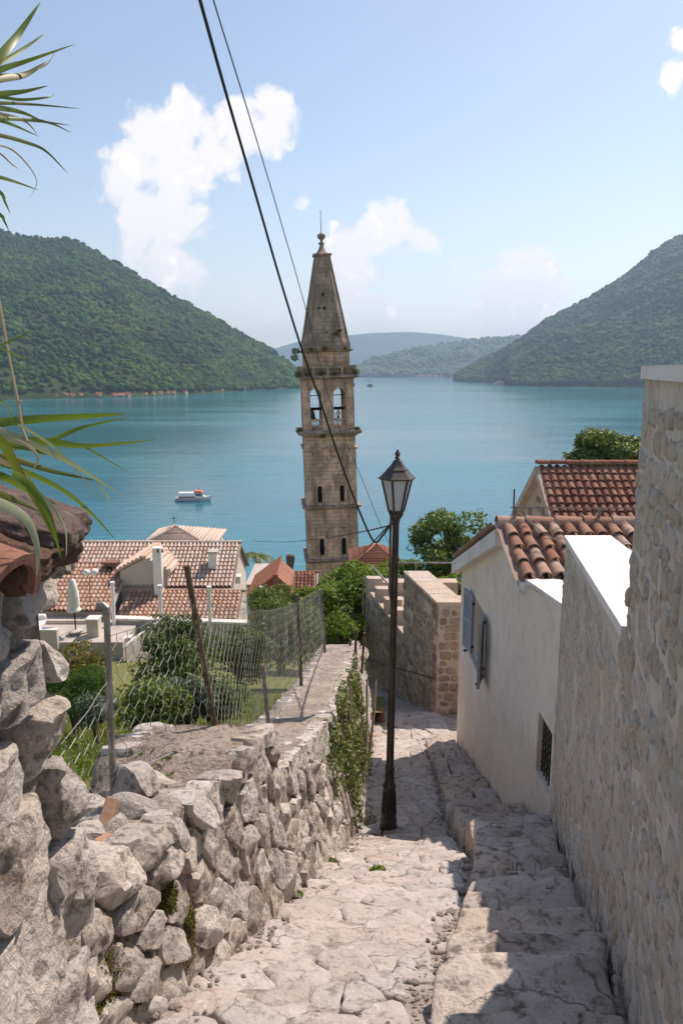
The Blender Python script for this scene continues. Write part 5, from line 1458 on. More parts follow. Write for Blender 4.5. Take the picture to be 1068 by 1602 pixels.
MB().prism([(-q_*.3,-q_*.14,q_*.25),(q_*.2,-q_*.14,q_*.25),(q_*.1,-q_*.14,q_*.5),(-q_*.3,-q_*.14,q_*.5)], (0,q_*.28,0)).build('cabin', M_WALLR, rb_, org=(0,0,0))
p = atz(577, 596.5, ZW)
sb = thing('sail_boat', 'tiny white sail boat beyond the red motor boat', 'boat', (p.x, p.y, ZW), local=True)
q_ = p.y/1157*7
MB().prism([(-q_*.35,-1.2,-.4),(q_*.35,-1.2,-.4),(q_*.45,0,1.6),(-q_*.4,0,1.6)], (0,2.4,0)).build('hull', M_BSTONE, sb, org=(0,0,0))
MB().prism([(-q_*.22,0,2.4),(q_*.12,0,2.4),(q_*.1,0,q_*1.1)], (0,.15,0)).build('sail', M_WHITE, sb, org=(0,0,0))
MB().tube([(q_*.12,0,1),(q_*.12,0,q_*1.2)], .12, 5).build('mast', M_WHITE, sb, org=(0,0,0))
m, n = newmat('wake_foam'); P = nd(n, 'ShaderNodeNewGeometry').outputs['Position']
finish(n, mixc(n, smooth(n, noi(n, P, .15, 5, .6), .3, .7), (.75,.78,.80), (.35,.45,.50)), .6)
a, c = atz(582, 607, ZW), atz(556, 611, ZW)
b = MB()
pts_ = [a.lerp(c, i/12) for i in range(13)]
V = []
for i, q in enumerate(pts_): w = 1.5+3.5*i/12*(1-.6*i/12); V += [(q.x,q.y-w*1.6,ZW+.06),(q.x,q.y+w*1.6,ZW+.06)]
b.add(V, [(2*i,2*i+2,2*i+3,2*i+1) for i in range(12)]); tag(b.build('wake', m), 'white foam trail behind the red motor boat', 'wake', kind='structure')

# ------------------------------------------------------------------ person in the belfry
def person(loc_root, tz_floor):
    bm = bmesh.new(); bm.free()
    J = {'pel':(0,0,.95),'sp':(0,.02,1.15),'ch':(0,.02,1.36),'nk':(0,0,1.50),'hd':(0,-.03,1.60),'tp':(0,-.02,1.74),
         'sl':(.19,0,1.42),'el':(.24,-.14,1.20),'wl':(.12,-.34,1.10),'sr':(-.19,0,1.42),'er':(-.26,-.10,1.18),'wr':(-.16,-.34,1.10),
         'hl':(.10,0,.92),'kl':(.11,-.02,.50),'al':(.11,.02,.08),'fl':(.12,-.14,.03),'hr':(-.10,0,.92),'kr':(-.11,-.02,.50),'ar':(-.11,.02,.08),'fr':(-.12,-.14,.03),
         'gl':(.08,-.43,1.09),'gr':(-.12,-.43,1.09)}
    Rr = {'pel':.14,'sp':.12,'ch':.14,'nk':.055,'hd':.10,'tp':.07,'sl':.07,'el':.045,'wl':.032,'sr':.07,'er':.045,'wr':.032,'hl':.10,'kl':.06,'al':.04,'fl':.035,'hr':.10,'kr':.06,'ar':.04,'fr':.035,'gl':.035,'gr':.035}
    E = [('pel','sp'),('sp','ch'),('ch','nk'),('nk','hd'),('hd','tp'),('ch','sl'),('sl','el'),('el','wl'),('wl','gl'),('ch','sr'),('sr','er'),('er','wr'),('wr','gr'),('pel','hl'),('hl','kl'),('kl','al'),('al','fl'),('pel','hr'),('hr','kr'),('kr','ar'),('ar','fr')]
    ks = list(J); me = bpy.data.meshes.new('person'); me.from_pydata([J[k_] for k_ in ks], [(ks.index(a), ks.index(c)) for a, c in E], [])
    o = bpy.data.objects.new('person', me); COL.objects.link(o)
    md = o.modifiers.new('skin', 'SKIN'); sv = me.skin_vertices[0].data
    for i, k_ in enumerate(ks): sv[i].radius = (Rr[k_],)*2
    sv[0].use_root = True
    o.modifiers.new('sub', 'SUBSURF').levels = 2; o.modifiers['sub'].render_levels = 2
    m, n = newmat('skin_and_clothes')
    z = nd(n, 'ShaderNodeSeparateXYZ', {0: nd(n, 'ShaderNodeTexCoord').outputs['Object']}).outputs[2]
    c = mixc(n, mth(n, 'GREATER_THAN', z, .96), (.05,.06,.10), (.68,.62,.60)); c = mixc(n, mth(n, 'GREATER_THAN', z, 1.47), c, (.48,.28,.20))
    finish(n, c, .7); me.materials.append(m)
    return o
pz_ = tz(673)+.13; px_ = relx(527,650)
prs = person(None, 0)
Mt = Matrix.Translation(tw.location) @ tw.rotation_euler.to_matrix().to_4x4()
wp_ = Mt @ Vector((px_, -hw+1.25, pz_+.30)); prs.location = wp_
tag(prs, 'person in a pale pink top with dark hair leaning at the right belfry arch', 'person')
bm = bmesh.new(); bmesh.ops.create_icosphere(bm, subdivisions=2, radius=.125)
for v_ in bm.verts: v_.co.z *= 1.15; v_.co.y += .03
me = bpy.data.meshes.new('hair'); bm.to_mesh(me); bm.free(); me.materials.append(plain('dark_hair', (.03,.02,.015), .7))
o = bpy.data.objects.new('hair', me); COL.objects.link(o); o.parent = prs; o.location = (0,.02,1.70)
# plinth the person stands on
o = MB().bbox((px_-.4,-hw+.9,tz(673)+.121),(px_+.4,-hw+1.7,pz_+.295)).build('wood_step', M_WOOD, tw, org=(px_,-hw+1.2,pz_))
# ------------------------------------------------------------------ plants
vg = np.random.default_rng(17)
def leaf_cloud(name, blobs, size, mat, parent=None, up=0.35, shell=0.55, asp=0.5, seedg=None):
    """blobs: (center, (rx,ry,rz), count). Many small folded leaves through the volume"""
    g = seedg or vg
    Vs = []
    for c, r_, n_ in blobs:
        d = g.normal(size=(n_, 3)); d /= np.linalg.norm(d, axis=1)[:, None]
        k = g.uniform(0, 1, n_)**(1/3)*(1-shell) + shell*g.uniform(.78, 1.06, n_)
        # uneven outline
        lob = 1 + .22*np.sin(d[:, 0]*5+c[0]*3)*np.cos(d[:, 2]*6+c[1]*2) + .10*g.normal(size=n_)
        p = np.array(c) + d*(k*lob)[:, None]*np.array(r_)
        nrm = d*.7 + g.normal(size=(n_, 3))*.6 + np.array([0, 0, up]); nrm /= np.linalg.norm(nrm, axis=1)[:, None]
        a = np.cross(nrm, g.normal(size=(n_, 3))); a /= np.linalg.norm(a, axis=1)[:, None]; b = np.cross(nrm, a)
        L = (size*g.uniform(.6, 1.35, n_))[:, None]; Wd = L*asp
        fold = nrm*L*.12
        Vs.append(np.stack([p-a*L*.5, p+b*Wd*.5+fold, p+a*L*.5, p-b*Wd*.5+fold], 1))
    V = np.concatenate(Vs); n_ = len(V)
    base = np.arange(n_)[:, None]*4
    Fc = np.concatenate([base+np.array([[0,1,2]]), base+np.array([[0,2,3]])], 1).reshape(-1, 3)
    lo = V.reshape(-1, 3).min(0); hi = V.reshape(-1, 3).max(0); org = np.array([(lo[0]+hi[0])/2, (lo[1]+hi[1])/2, lo[2]])
    return link(name, np_mesh(name, V.reshape(-1, 3)-org, Fc), mat, parent, org)
pr_ = random.Random(91)
def spread(c, r_, k, sub, n_):
    """k clumps through an ellipsoid"""
    out = []
    for i in range(k):
        while True:
            q = Vector((pr_.uniform(-1, 1), pr_.uniform(-1, 1), pr_.uniform(-.9, 1)))
            if .35 < q.length < 1: break
        s = sub*pr_.uniform(.7, 1.3)
        out.append(((c[0]+q.x*r_[0]*(1-sub*.5), c[1]+q.y*r_[1]*(1-sub*.5), c[2]+q.z*r_[2]*(1-sub*.5)), (s*r_[0], s*r_[1], s*r_[2]*.85), n_))
    return out
def bush(name, label, px, py0, py1, D, wpx, mat, n_=4500, leaf=.07, cat='bush', k=16, sub=.42, group=None, zb=None, asp=.5):
    a, c = at(px, py1, D), at(px, py0, D); h = c.z-a.z; w = wpx*D/1157*1.03/2
    zb = a.z-.2 if zb is None else zb
    o = thing(name, label, cat, (a.x, D, zb), group=group)
    tk = MB()
    for q in range(4): tk.tube([(a.x+pr_.uniform(-.05, .05)*w, D, zb), (a.x+pr_.uniform(-.3, .3)*w, D+pr_.uniform(-.3, .3)*w, a.z+h*.4), (a.x+pr_.uniform(-.6, .6)*w, D+pr_.uniform(-.6, .6)*w, a.z+h*.75)], [.03*h**.5,.02*h**.5,.008], 5)
    tk.build('stem', M_BARK, o)
    cc = (a.x, D, a.z+h*.5)
    leaf_cloud('foliage', spread(cc, (w, w*.9, h*.52), k, sub, n_//k), leaf, mat, o, asp=asp)
    return o
bush('citrus_bush', 'dense dark green round bush in the garden, behind the middle of the wire fence', 272, 962, 1085, 15.0, 132, M_LEAFD, 8000, .085)
bush('citrus_bush', 'dark green bush between the rusty leaning post and the third fence post', 375, 985, 1070, 16.5, 110, M_LEAFD, 6500, .085)
bush('laurel_bush', 'light green bush with orange specks behind the far end of the fence', 440, 935, 1045, 18.0, 150, M_LEAFM, 7500, .085, k=20)
bush('laurel_bush', 'small bright green shrub beside the white post near the red gable', 432, 915, 960, 26.0, 90, M_LEAFM, 3500, .10)
bush('fennel_plant', 'feathery bright green fennel left of the elbowed fence pipe', 118, 1042, 1125, 8.6, 110, M_FENNEL, 9000, .06, 'plant', asp=.10)
bush('silver_plant', 'silvery grey green artichoke plant below the dark round bush', 292, 1052, 1130, 9.0, 90, M_LEAFS, 1500, .14, 'plant', asp=.25)
bush('silver_plant', 'small silvery plant beside the fennel at the left of the garden', 150, 1090, 1135, 7.4, 70, M_LEAFS, 900, .11, 'plant', asp=.25)
bush('orange_shrub', 'low shrub with orange and yellow leaves under the terrace parapet', 118, 1008, 1062, 16.5, 125, M_LEAFY, 3200, .08)
bush('weedy_shrub', 'mixed green shrub at the foot of the dark round bush', 245, 1065, 1140, 8.0, 110, M_LEAFM, 4000, .06)
bush('weedy_shrub', 'low dark green shrub under the leaning rusty post', 330, 1060, 1125, 9.5, 120, M_LEAFD, 3600, .07)
bush('yellow_shrub', 'yellow green shrub hanging beside the squared terrace wall, beyond the rusty stakes', 530, 960, 1030, 16.0, 80, M_LEAFB, 3000, .09)
# vine covered tree in the middle and trees behind the houses
def tree(name, label, px, py0, py1, D, wpx, zbase, mat, n_, leaf, k, sub, cat='tree', up=.5, low=.5):
    a, c = at(px, py1, D), at(px, py0, D); h = c.z-a.z; w = wpx*D/1157*1.03/2
    o = thing(name, label, cat, (a.x, D, zbase))
    bl = spread((a.x, D, a.z+h*.5), (w, w, h*.52), k, sub, n_//k)
    t_ = MB(); tp = Vector((a.x+pr_.uniform(-.1, .1)*w, D, a.z+h*.25))
    t_.tube([(a.x, D, zbase), (a.x+.1, D+.1, (zbase+tp.z)/2), tp], [.05*h, .04*h, .03*h], 8)
    t_.build('trunk', M_BARK, o)
    br = MB()
    for q in range(min(14, k)):
        e = Vector(bl[q][0]); mid = tp.lerp(e, .5)+Vector((pr_.uniform(-.1, .1)*w, pr_.uniform(-.1, .1)*w, .05*h))
        br.tube([tp, mid, e], [.022*h, .014*h, .005*h], 5)
    br.build('branch', M_BARK, o)
    leaf_cloud('crown', bl, leaf, mat, o, up=up)
    return o
tree('vine_tree', 'wide bright green leafy tree below the bell tower', 560, 880, 985, 25, 190, -11.5, M_LEAFB, 17000, .16, 34, .30)
tree('vine_tree', 'bright green leafy tree continuing left below the tower towards the red gable', 500, 905, 985, 24, 95, -11.0, M_LEAFB, 6500, .15, 16, .36)
tree('vine_tree', 'bright green foliage behind the squared wall and pipe railing', 650, 875, 960, 28, 140, -12.0, M_LEAFB, 8000, .17, 18, .34)
tree('fig_tree', 'airy green fig tree with open branches in front of the water, right of the lamp', 706, 800, 925, 27, 152, -12.0, M_LEAFM, 9000, .17, 36, .26)
tree('fig_tree', 'yellowish green shrub under the airy fig tree beside the white house eave', 715, 895, 935, 24, 70, -10.0, M_LEAFB, 2600, .15, 10, .4)
tree('holm_oak', 'dense green tree crown rising above the dark red roof at the right', 948, 668, 760, 34, 145, -12.0, M_LEAFM, 16000, .20, 34, .30)
tree('dark_tree', 'shadowy dark tree standing between the bright vine and the squared wall', 545, 945, 1010, 19, 60, -9.5, M_LEAFD, 3500, .12, 12, .4)
# palms by the water
p = at(402, 866, 62)
pm = thing('palm_tree', 'small palm with arching fronds beside the white gable of the big pale house', 'palm tree', (p.x, 62, -24))
MB().tube([(p.x,62,-24),(p.x+.1,62,-17),(p.x,62,p.z-.3)], [.25,.2,.18], 8).build('trunk', M_BARK, pm)
for q in range(15):
    an = q*2.4; el = .5+.5*((q*7) % 5)/5; L = 2.1
    V = []; Fc = []
    pts_ = [Vector((p.x, 62, p.z-.3)) + Vector((math.cos(an)*L*u, math.sin(an)*L*u, L*(el*u-1.15*u*u))) for u in np.linspace(0, 1, 9)]
    b = MB().tube(pts_, .025, 4)
    for i in range(1, 9):
        t = (pts_[i]-pts_[i-1]).normalized(); sd = t.cross(Vector((0,0,1))).normalized()
        for s in (-1, 1):
            for h_ in (0, .5):
                q0 = pts_[i-1].lerp(pts_[i], h_); ln = .55*(1-.5*i/9)
                b.add([q0-t*.06, q0+t*.06, q0+sd*s*ln+t*.25-Vector((0,0,.18))], [(0,1,2)])
    b.build('frond', M_LEAFM, pm)
p = at(454, 870, 60)
tag(MB().lathe([(.28,-10),(.24,-1.2),(.25,-.9),(.33,-.6),(.38,-.2),(.36,.05),(.2,.15)], 10, c=p).build('cut_palm', M_BARK), 'bare cut palm trunk with swollen top left of the bell tower', 'palm trunk')
# garden weeds and grass
g = np.random.default_rng(23); nb_ = 42000
Dg = 1.6+ (g.uniform(0, 1, nb_)**1.3)*14; xg = np.array([XF(d) for d in Dg])-0.50-(g.uniform(0, 1, nb_)**1.6)*(2.0+Dg*.45)
zg = np.array([ZG(x, d) for x, d in zip(xg, Dg)])
hgt = g.uniform(.06, .20, nb_)*(1+.5*np.sin(xg*2.1)*np.cos(Dg*1.7)); an = g.uniform(0, 6.28, nb_); ln = g.normal(0, .5, (nb_, 2))*hgt[:, None]
wd = g.uniform(.004, .010, nb_)
V = np.stack([np.stack([xg-np.cos(an)*wd, Dg-np.sin(an)*wd, zg-.02], 1), np.stack([xg+np.cos(an)*wd, Dg+np.sin(an)*wd, zg-.02], 1), np.stack([xg+ln[:, 0], Dg+ln[:, 1], zg+hgt], 1)], 1)
tag(link('grass', np_mesh('grass', V.reshape(-1, 3), np.arange(nb_*3).reshape(-1, 3)), M_GRASS), 'long meadow grass covering the garden behind the wire fence', 'grass', kind='stuff')
bl = []
for q in range(230):
    D = pr_.uniform(1.8, 13); x = XF(D)-.55-pr_.random()**1.5*(2+D*.4)
    s = pr_.uniform(.10, .28); bl.append(((x, D, ZG(x, D)+s*.35), (s, s, s*.6), 160))
o = leaf_cloud('undergrowth', bl[:180], .045, M_LEAFB); tag(o, 'broad leaved yellow green weeds among the garden grass', 'weeds', kind='stuff')
o = leaf_cloud('undergrowth', bl[180:], .05, M_LEAFY); tag(o, 'patches of orange and yellow weeds among the garden grass', 'weeds', kind='stuff')
# ivy and stakes on the wall
iv = thing('ivy', 'yellow green ivy hanging down the far half of the rubble wall behind the stakes', 'ivy', (.1, 8, GL(8)))
bl = []
for q in range(72):
    D = pr_.uniform(5.9, 10.6); vv = pr_.uniform(.12, 1.02)
    if D < 6.8 and vv < .5: continue
    p = face_map(D, vv, .06); bl.append(((p.x, p.y, p.z), (.055,.22,.16), 70))
leaf_cloud('foliage', bl, .055, M_IVY, iv, up=.2)
vn = MB()
for q in range(22):
    D = pr_.uniform(6, 10.4); vn.tube([face_map(D+pr_.uniform(-.2, .2)*i*.3, 1-.9*i/5, .05) for i in range(6)], .006, 4)
vn.build('stem', M_BARK, iv)
for (a, c, Da, Db, lb_) in (((537,1251),(548.5,1074),7.35,7.75,'thin pale wooden stake leaning on the ivy wall, the one nearest the lamp side ramp'),((571,1213),(574,1063),9.0,9.6,'stout pale wooden stake at the far end of the ivy'),((578,1175),(588,1063),9.9,10.3,'slim wooden stake closest to the squared terrace wall')):
    p, q = at(*a, Da), at(*c, Db)
    tag(MB().tube([p, p.lerp(q, .5)+Vector((.012,0,0)), q], [.022,.02,.017], 6).build('wooden_stake', M_WOOD), lb_, 'stake')
for i, (a, c, D) in enumerate((((553,1065),(557,985),11.6),((562,1066),(570,990),11.9),((546,1050),(548,1000),12.2))):
    p, q = at(*a, D), at(*c, D)
    tag(MB().tube([p-Vector((0,0,.4)), q], .022, 6).build('rusty_stake', M_RUST), ['dark rusty stake rising behind the ivy, middle of the three', 'dark rusty stake leaning right towards the squared wall', 'short dark rusty stake at the end of the mortared wall top'][i], 'stake', 'rusty stakes behind the ivy wall')
er = random.Random(3)
for i, (D, t_, s) in enumerate(((12.75,.18,.30),(13.0,.42,.26),(13.2,.12,.26),(13.5,.3,.30),(13.8,.12,.26),(13.1,.25,.22))):
    o = blob_rock('loose_rock', (XF(D)-.12-t_, D, ZT(D)+s*.35+(.2 if i == 5 else 0)), (s, s*.8, s*.75), None, M_RUBBLE, er, 2, .2)
    tag(o, ['nearest pale rock','rear left pale rock','second pale rock along the edge','large middle pale rock','farthest pale rock','topmost pale rock'][i]+' heaped on the low end of the rubble wall', 'rock', 'rocks piled beyond the ivy')
tag(blob_rock('loose_rock', at(594, 1128, 12.9), (.2,.26,.46), None, M_TERRA, er, 2, .2), 'reddish brown stone leaning upright at the foot of the ivy wall', 'rock')
# moss and small weeds
bl = []
for (px, py, D, s) in ((345,1480,2.28,.07),(355,1450,2.42,.06),(295,1405,2.16,.045),(180,1525,1.78,.075),(172,1570,1.74,.07),(430,1395,3.05,.05),(540,1345,5.2,.07),(275,1540,1.95,.05),(320,1440,2.30,.04),(160,1595,1.68,.07),(400,1425,2.8,.04)):
    p = at(px, py, D); xx = XF(p.y); 
    bl.append(((xx-.015-BAT(p.y)*.3, p.y, p.z), (.024, s*1.25, s*1.15), 1500))
o = leaf_cloud('moss', bl, .010, M_MOSS, up=.2, shell=.3); tag(o, 'dark yellow green moss cushions at the foot of the rubble wall', 'moss', kind='stuff')
wl_ = [((577,1283),7.0,.10,M_LEAFM,'leafy weed growing at the wall foot just left of the lamp base'),((565,1300),6.5,.07,M_LEAFB,'small yellow weed on the ramp edge near the lamp'),((253,1197),2.98,.10,M_LEAFB,'bright green weed sprouting from the gap in the wall top'),((462,1402),3.3,.035,M_LEAFM,'tiny green weed at the wall foot by the ramp'),((590,1362),5.0,.05,M_LEAFB,'tiny green sprig in the ramp paving'),((520,1350),5.0,.04,M_LEAFM,'small green weed below the rubble wall face'),((510,1150),6.2,.07,M_LEAFB,'yellow green tuft on the edge of the mortared wall top')]
for (p2, D, s, mt, lb_) in wl_:
    if p2[1] > 1270:      # rooted in the ramp: walk along the sight line to the ground
        D = min((abs(at(*p2, d).z-GL(d)-s*.35), d) for d in np.linspace(1.5, 11, 400))[1]
    p = at(*p2, D)
    bl_ = [((p.x,p.y,p.z), (s,s,s*.7), 70)] + [((p.x+pr_.uniform(-.5, .5)*s, p.y+pr_.uniform(-.5, .5)*s, p.z-s*pr_.uniform(0, .3)), (s*.7,s*.7,s*.5), 22) for q in range(5)]
    o = leaf_cloud('weed', bl_, .03, mt); tag(o, lb_, 'weed')
for (px, y, s) in ((461,548,.5),(459,558,.45),(521,522,.35),(527,517,.28),(505,545,.3),(485,546,.25),(536,545,.25),(464,584,.45),(553,583,.4),(500,583,.35),(466,672,.4),(502,681,.35),(555,672,.35),(480,586,.3),(519,585,.3)):
    wlab = 'weeds on the '+('spire base' if y < 530 else 'ledge under the spire' if y < 565 else 'upper balustrade ledge' if y < 600 else 'belfry ledge')+', '+('far left corner' if px < 470 else 'left part' if px < 490 else 'middle' if px < 512 else 'right part' if px < 530 else 'right corner')+(', lower one' if y in (558, 522, 673) else '')
    Mx_ = Mt @ Vector((relx(px, y), -hw-.35, tz(y)))
    o = leaf_cloud('weed_tuft', [(tuple(Mx_), (s*.9,s*.6,s*.7), 220)], .17, M_LEAFD if s > .3 else M_LEAFY)
    tag(o, wlab, 'weed', 'weeds on the bell tower')
# ------------------------------------------------------------------ reed plant reaching in from the left
def reed_leaf(pts2, D0, D1, wpx, mat, parent, fold=.25, wprof=None):
    P2 = [Vector((p[0], p[1], 0)) for p in pts2]; m = len(P2); N_ = 18
    def cr(t):
        t = t*(m-1); i = min(int(t), m-2); f = t-i
        p0, p1, p2, p3 = P2[max(i-1, 0)], P2[i], P2[i+1], P2[min(i+2, m-1)]
        return .5*((2*p1)+(-p0+p2)*f+(2*p0-5*p1+4*p2-p3)*f*f+(-p0+3*p1-3*p2+p3)*f**3)
    C = []
    for i in range(N_+1):
        u = i/N_; q = cr(u); C.append(at(q.x, q.y, D0+(D1-D0)*u+.02*math.sin(u*3)))
    V = []; Fc = []
    for i in range(N_+1):
        u = i/N_; t = (C[min(i+1, N_)]-C[max(i-1, 0)]).normalized()
        vw = C[i].normalized(); sd = t.cross(vw).normalized(); nn = sd.cross(t).normalized()
        tw_ = .9*math.sin(u*2.2+wpx); sd2 = sd*math.cos(tw_*.5)+nn*math.sin(tw_*.5); n2 = nn*math.cos(tw_*.5)-sd*math.sin(tw_*.5)
        w = wpx/2*C[i].y/1157*(min(1, .55+u*3)*(1-u**2.2)+.02)
        V += [C[i]-sd2*w+n2*w*fold, C[i], C[i]+sd2*w+n2*w*fold]
    for i in range(N_):
        Fc += [(3*i,3*i+1,3*i+4,3*i+3),(3*i+1,3*i+2,3*i+5,3*i+4)]
    b = MB(); b.v = [tuple(p) for p in V]; b.f = Fc
    return b.build('leaf', mat, parent, True)
def stalk(pts2, D, r_, parent, mat, name='stem'):
    return MB().tube([at(p[0], p[1], D) for p in pts2], r_, 5).build(name, mat, parent)
G_, P_, O_, Y_ = M_REED, M_REEDP, M_REEDD, M_DRY
r1 = thing('reed_plant', 'arching green reed leaves over the pier and the reddish rocks', 'plant', at(-120,900,1.15))
stalk([(-120,900),(-90,760),(-60,690),(-40,640)], 1.15, .012, r1, M_BARK)
for pts2, D0, D1, w, mt in [
    ([(-60,668),(0,661),(72,655),(156,650),(200,647)],1.15,1.3,15,G_), ([(20,702),(75,690),(130,669),(205,652)],1.2,1.4,9,G_),
    ([(-50,700),(15,690),(85,693),(140,698),(245,688)],1.15,1.35,16,G_), ([(-50,660),(0,675),(60,700),(110,724),(195,777)],1.1,1.25,15,P_),
    ([(-50,705),(15,716),(80,736),(152,752)],1.2,1.3,13,O_), ([(-40,715),(20,731),(90,762),(140,800),(183,847)],1.15,1.3,10,G_),
    ([(-60,650),(0,690),(25,730),(60,790),(100,870)],1.05,1.15,17,O_), ([(20,740),(45,757),(78,807),(96,876)],1.05,1.1,14,G_),
    ([(-50,770),(0,787),(42,812),(60,860),(58,902)],1.0,1.05,19,P_), ([(-60,730),(0,745),(35,763),(90,790)],1.1,1.2,16,G_),
    ([(30,664),(75,692),(108,722),(168,792)],1.15,1.25,5,P_), ([(-20,712),(10,725),(35,738),(70,780)],1.1,1.15,10,Y_),
    ([(60,770),(85,795),(103,830),(104,872)],1.1,1.1,6,P_), ([(135,700),(165,718),(200,738)],1.3,1.4,3.5,G_),
    ([(150,755),(168,775),(175,800)],1.3,1.35,3,P_), ([(-40,760),(0,772),(30,785),(62,800)],1.12,1.2,13,O_),
    ([(-30,690),(20,688),(48,700),(60,717),(52,735),(38,740)],1.1,1.12,6,Y_), ([(-30,625),(0,627),(14,640),(22,672)],1.1,1.15,4,G_),
    ([(-30,545),(0,545),(30,558),(46,562)],1.1,1.15,3.5,G_), ([(-30,552),(0,540),(30,528),(52,513)],1.1,1.2,4,G_), ([(-40,680),(0,690),(40,700),(75,712)],1.1,1.2,14,G_)]:
    reed_leaf(pts2, D0, D1, w, mt, r1)
stalk([(-6,440),(0,475),(14,555),(28,625),(36,672),(43,690)], 1.18, .0022, r1, M_DRY, 'dry_stalk')
stalk([(28,625),(34,628),(24,632)], 1.18, .0012, r1, M_DRY, 'dry_stalk')
r2 = thing('reed_plant', 'spray of slim green reed leaves against the sky at the upper left', 'plant', at(-140,500,1.35))
stalk([(-140,500),(-110,350),(-60,200),(-40,130)], 1.35, .010, r2, M_BARK)
for pts2, w, mt in [
    ([(-60,160),(0,88),(30,52),(64,3)],14,G_), ([(-60,130),(0,98),(40,74),(72,51)],7,G_), ([(-60,140),(0,110),(45,95),(118,69)],9,G_),
    ([(-60,135),(0,122),(40,116),(75,95)],13,O_), ([(60,108),(76,98),(88,78)],2.5,O_), ([(-60,160),(0,148),(40,143),(76,134)],9,G_),
    ([(-60,165),(0,161),(50,163),(127,170)],6,O_), ([(-60,165),(0,169),(35,176),(70,191)],8,G_), ([(-60,178),(0,184),(50,188),(110,196)],7,G_),
    ([(-60,200),(0,211),(40,222),(72,236),(108,273)],7,O_), ([(-40,180),(0,188),(30,199),(62,214)],6,G_), ([(-60,265),(0,277),(30,286),(62,298)],6,G_),
    ([(-40,280),(0,300),(9,317),(17,335)],6,G_), ([(-40,310),(0,335),(8,347),(15,362)],6,G_), ([(-20,225),(15,232),(42,256),(58,285),(45,312)],2.5,Y_),
    ([(-40,215),(0,240),(20,258),(30,264)],3,Y_), ([(-50,150),(0,152),(35,156),(75,152),(85,147)],5,G_), ([(50,185),(85,195),(112,208)],3.5,O_), ([(-60,172),(0,178),(40,190),(60,212)],5,Y_)]:
    reed_leaf(pts2, 1.35, 1.55, w, mt, r2)

# ------------------------------------------------------------------ wire fence along the wall
fe = thing('wire_fence', 'sagging wire mesh fence on mismatched posts along the rubble wall top', 'fence', (-.7, 5, -2.5))
def lean_post(a, c, D, r_, mat, label=None, bury=.08, n=8):
    p, q = at(*a, D), at(*c, D)
    o = MB().tube([p-(q-p).normalized()*bury, q], r_, n).build('post', mat, fe)
    if label: o['label'] = label
    return p, q
PB = []
p, q = lean_post((178,1258),(167,958),2.62,.0125,M_GALV,'grey pipe post with a bent elbow top'); PB.append((p, q))
MB().tube([q, q+Vector((-.002,0,.016)), q+Vector((-.014,0,.026)), q+Vector((-.034,-.004,.026))], .017, 8).build('elbow', M_GALV, fe)
PB.append(lean_post((337,1140),(292,885),3.58,.016,M_RUST,'thick rusty post leaning left'))
PB.append(lean_post((421,1148),(411,1040),5.75,.017,M_RUST))
PB.append(lean_post((471,1070),(464,930),8.5,.022,M_RUST))
PB.append(lean_post((508,1020),(500,922),11.4,.028,M_GALV))
wm = MB(); fg = random.Random(13)
def net(b0, t0, b1, t1, cw, sag=.0, ragged=0, far=False):
    b0, t0, b1, t1 = map(Vector, (b0, t0, b1, t1))
    W_ = (b1-b0).length; H_ = (t0-b0).length; nx_ = max(3, int(W_/cw)); ny_ = max(4, int(H_/cw/1.35))
    def pt(i, j):
        u, v_ = i/nx_, j/ny_
        p = b0.lerp(b1, u).lerp(t0.lerp(t1, u), v_)
        p += Vector((0.012*fbm(Vector((u*W_*2, v_*3, 5)), 2), 0.014*fbm(Vector((u*W_*2, v_*3, 9)), 2), 0.012*fbm(Vector((u*W_*2.5, v_*3, 1)), 2)-sag*4*u*(1-u)*v_))
        return p
    dirw = (b1-b0).normalized()
    for i in range(nx_+1):
        pts_ = []
        for j in range(2*ny_+1):
            ph = (j//1) % 4
            p = pt(i, j/2)
            off = cw*.47*((1 if j % 2 else -1) if far else (1 if (j % 4 in (1, 2)) else -1))*(1 if i % 2 else -1)
            pts_.append(p+dirw*off)
        if ragged and fg.random() < .15: pts_ = pts_[fg.randint(1, ragged):]
        if len(pts_) > 3: wm.tube(pts_, .0010+.00007*b0.y, 3, cap=False)
    for v_ in (0, 1): wm.tube([pt(i, v_*ny_) for i in range(nx_+1)], .0016+.0001*b0.y, 3, cap=False)
def mid(pq, u): return pq[0].lerp(pq[1], u)
net(at(98,1262,2.1), at(95,1165,2.1), mid(PB[0], .10), mid(PB[0], .66), .052)
net(mid(PB[0], .12), mid(PB[0], .88), mid(PB[1], -.02), mid(PB[1], .80), .045, .02, 3)
net(mid(PB[1], .02), mid(PB[1], .80), mid(PB[2], .1), mid(PB[2], .1)+Vector((0,0,1.02)), .060, .02, far=True)
net(mid(PB[2], .1), mid(PB[2], .1)+Vector((0,0,1.02)), mid(PB[3], .05), mid(PB[3], .92), .07, .02, far=True)
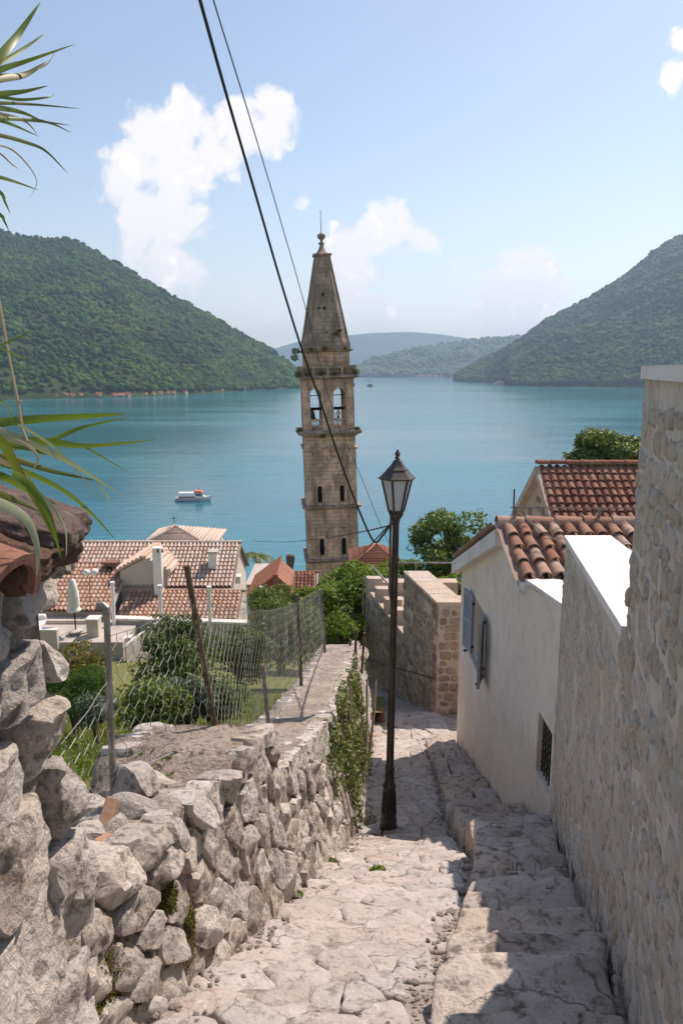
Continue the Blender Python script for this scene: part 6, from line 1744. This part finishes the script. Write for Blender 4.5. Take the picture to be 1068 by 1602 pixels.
net(mid(PB[3], .05), mid(PB[3], .92), mid(PB[4], .02), mid(PB[4], 1.0), .08, far=True)
o = wm.build('wire_mesh', M_WIRE, fe); o['kind'] = 'stuff'
tw2 = MB(); p = mid(PB[0], .16)
for q in range(5):
    a = q*1.3; tw2.tube([p+Vector((.03*math.cos(a+i*.9), .03*math.sin(a+i*.9), .02*i-.03)) for i in range(5)], .0018, 4)
tw2.tube([p, at(230,1195,2.75), at(300,1165,3.2), mid(PB[1], .02)], .0025, 4)
tw2.build('tie_wire', M_WIRE, fe)

# ------------------------------------------------------------------ overhead cables
def cable(pts3, r_, mat, label, name='overhead_cable'):
    P = [Vector(p) for p in pts3]; m = len(P); C = []
    for i in range(m-1):
        for q in range(10):
            f = q/10; p0, p1, p2, p3 = P[max(i-1, 0)], P[i], P[i+1], P[min(i+2, m-1)]
            C.append(.5*((2*p1)+(-p0+p2)*f+(2*p0-5*p1+4*p2-p3)*f*f+(-p0+3*p1-3*p2+p3)*f**3))
    C.append(P[-1])
    return tag(MB().tube(C, r_, 6).build(name, mat, None, True), label, 'cable')
lh_ = at(610, 822, 7.2)
cable([at(286,-100,3.2), at(313,0,4.0), at(352,140,4.8), at(400,305,5.7), at(436,430,6.3), at(470,540,6.7), at(500,625,6.9), at(530,715,7.05), at(560,795,7.15), at(584,846,7.2), at(598,838,7.2), lh_], .0105, M_CABLE, 'thick black cable running down across the sky and bell tower to the lamp')
cable([at(312,-90,3.6), at(334,0,4.4), at(385,165,5.6), at(430,315,6.8), at(476,475,8.2), at(520,640,10), at(560,735,11.5), at(606,845,13), at(640,900,15)], .0048, M_BCABLE, 'thin bluish cable beside the thick black one, meeting the spire')
cable([lh_, at(560,833,10), at(500,843,16), at(440,848,24), at(392,846,33)], .008, M_CABLE, 'thin dark cable from the lamp across the tower foot to the pale house')
cable([lh_+Vector((0,0,.01)), at(596,835,8), at(575,858,14), at(560,880,20)], .010, M_CABLE, 'short dark cable dropping from the lamp towards the bright tree')
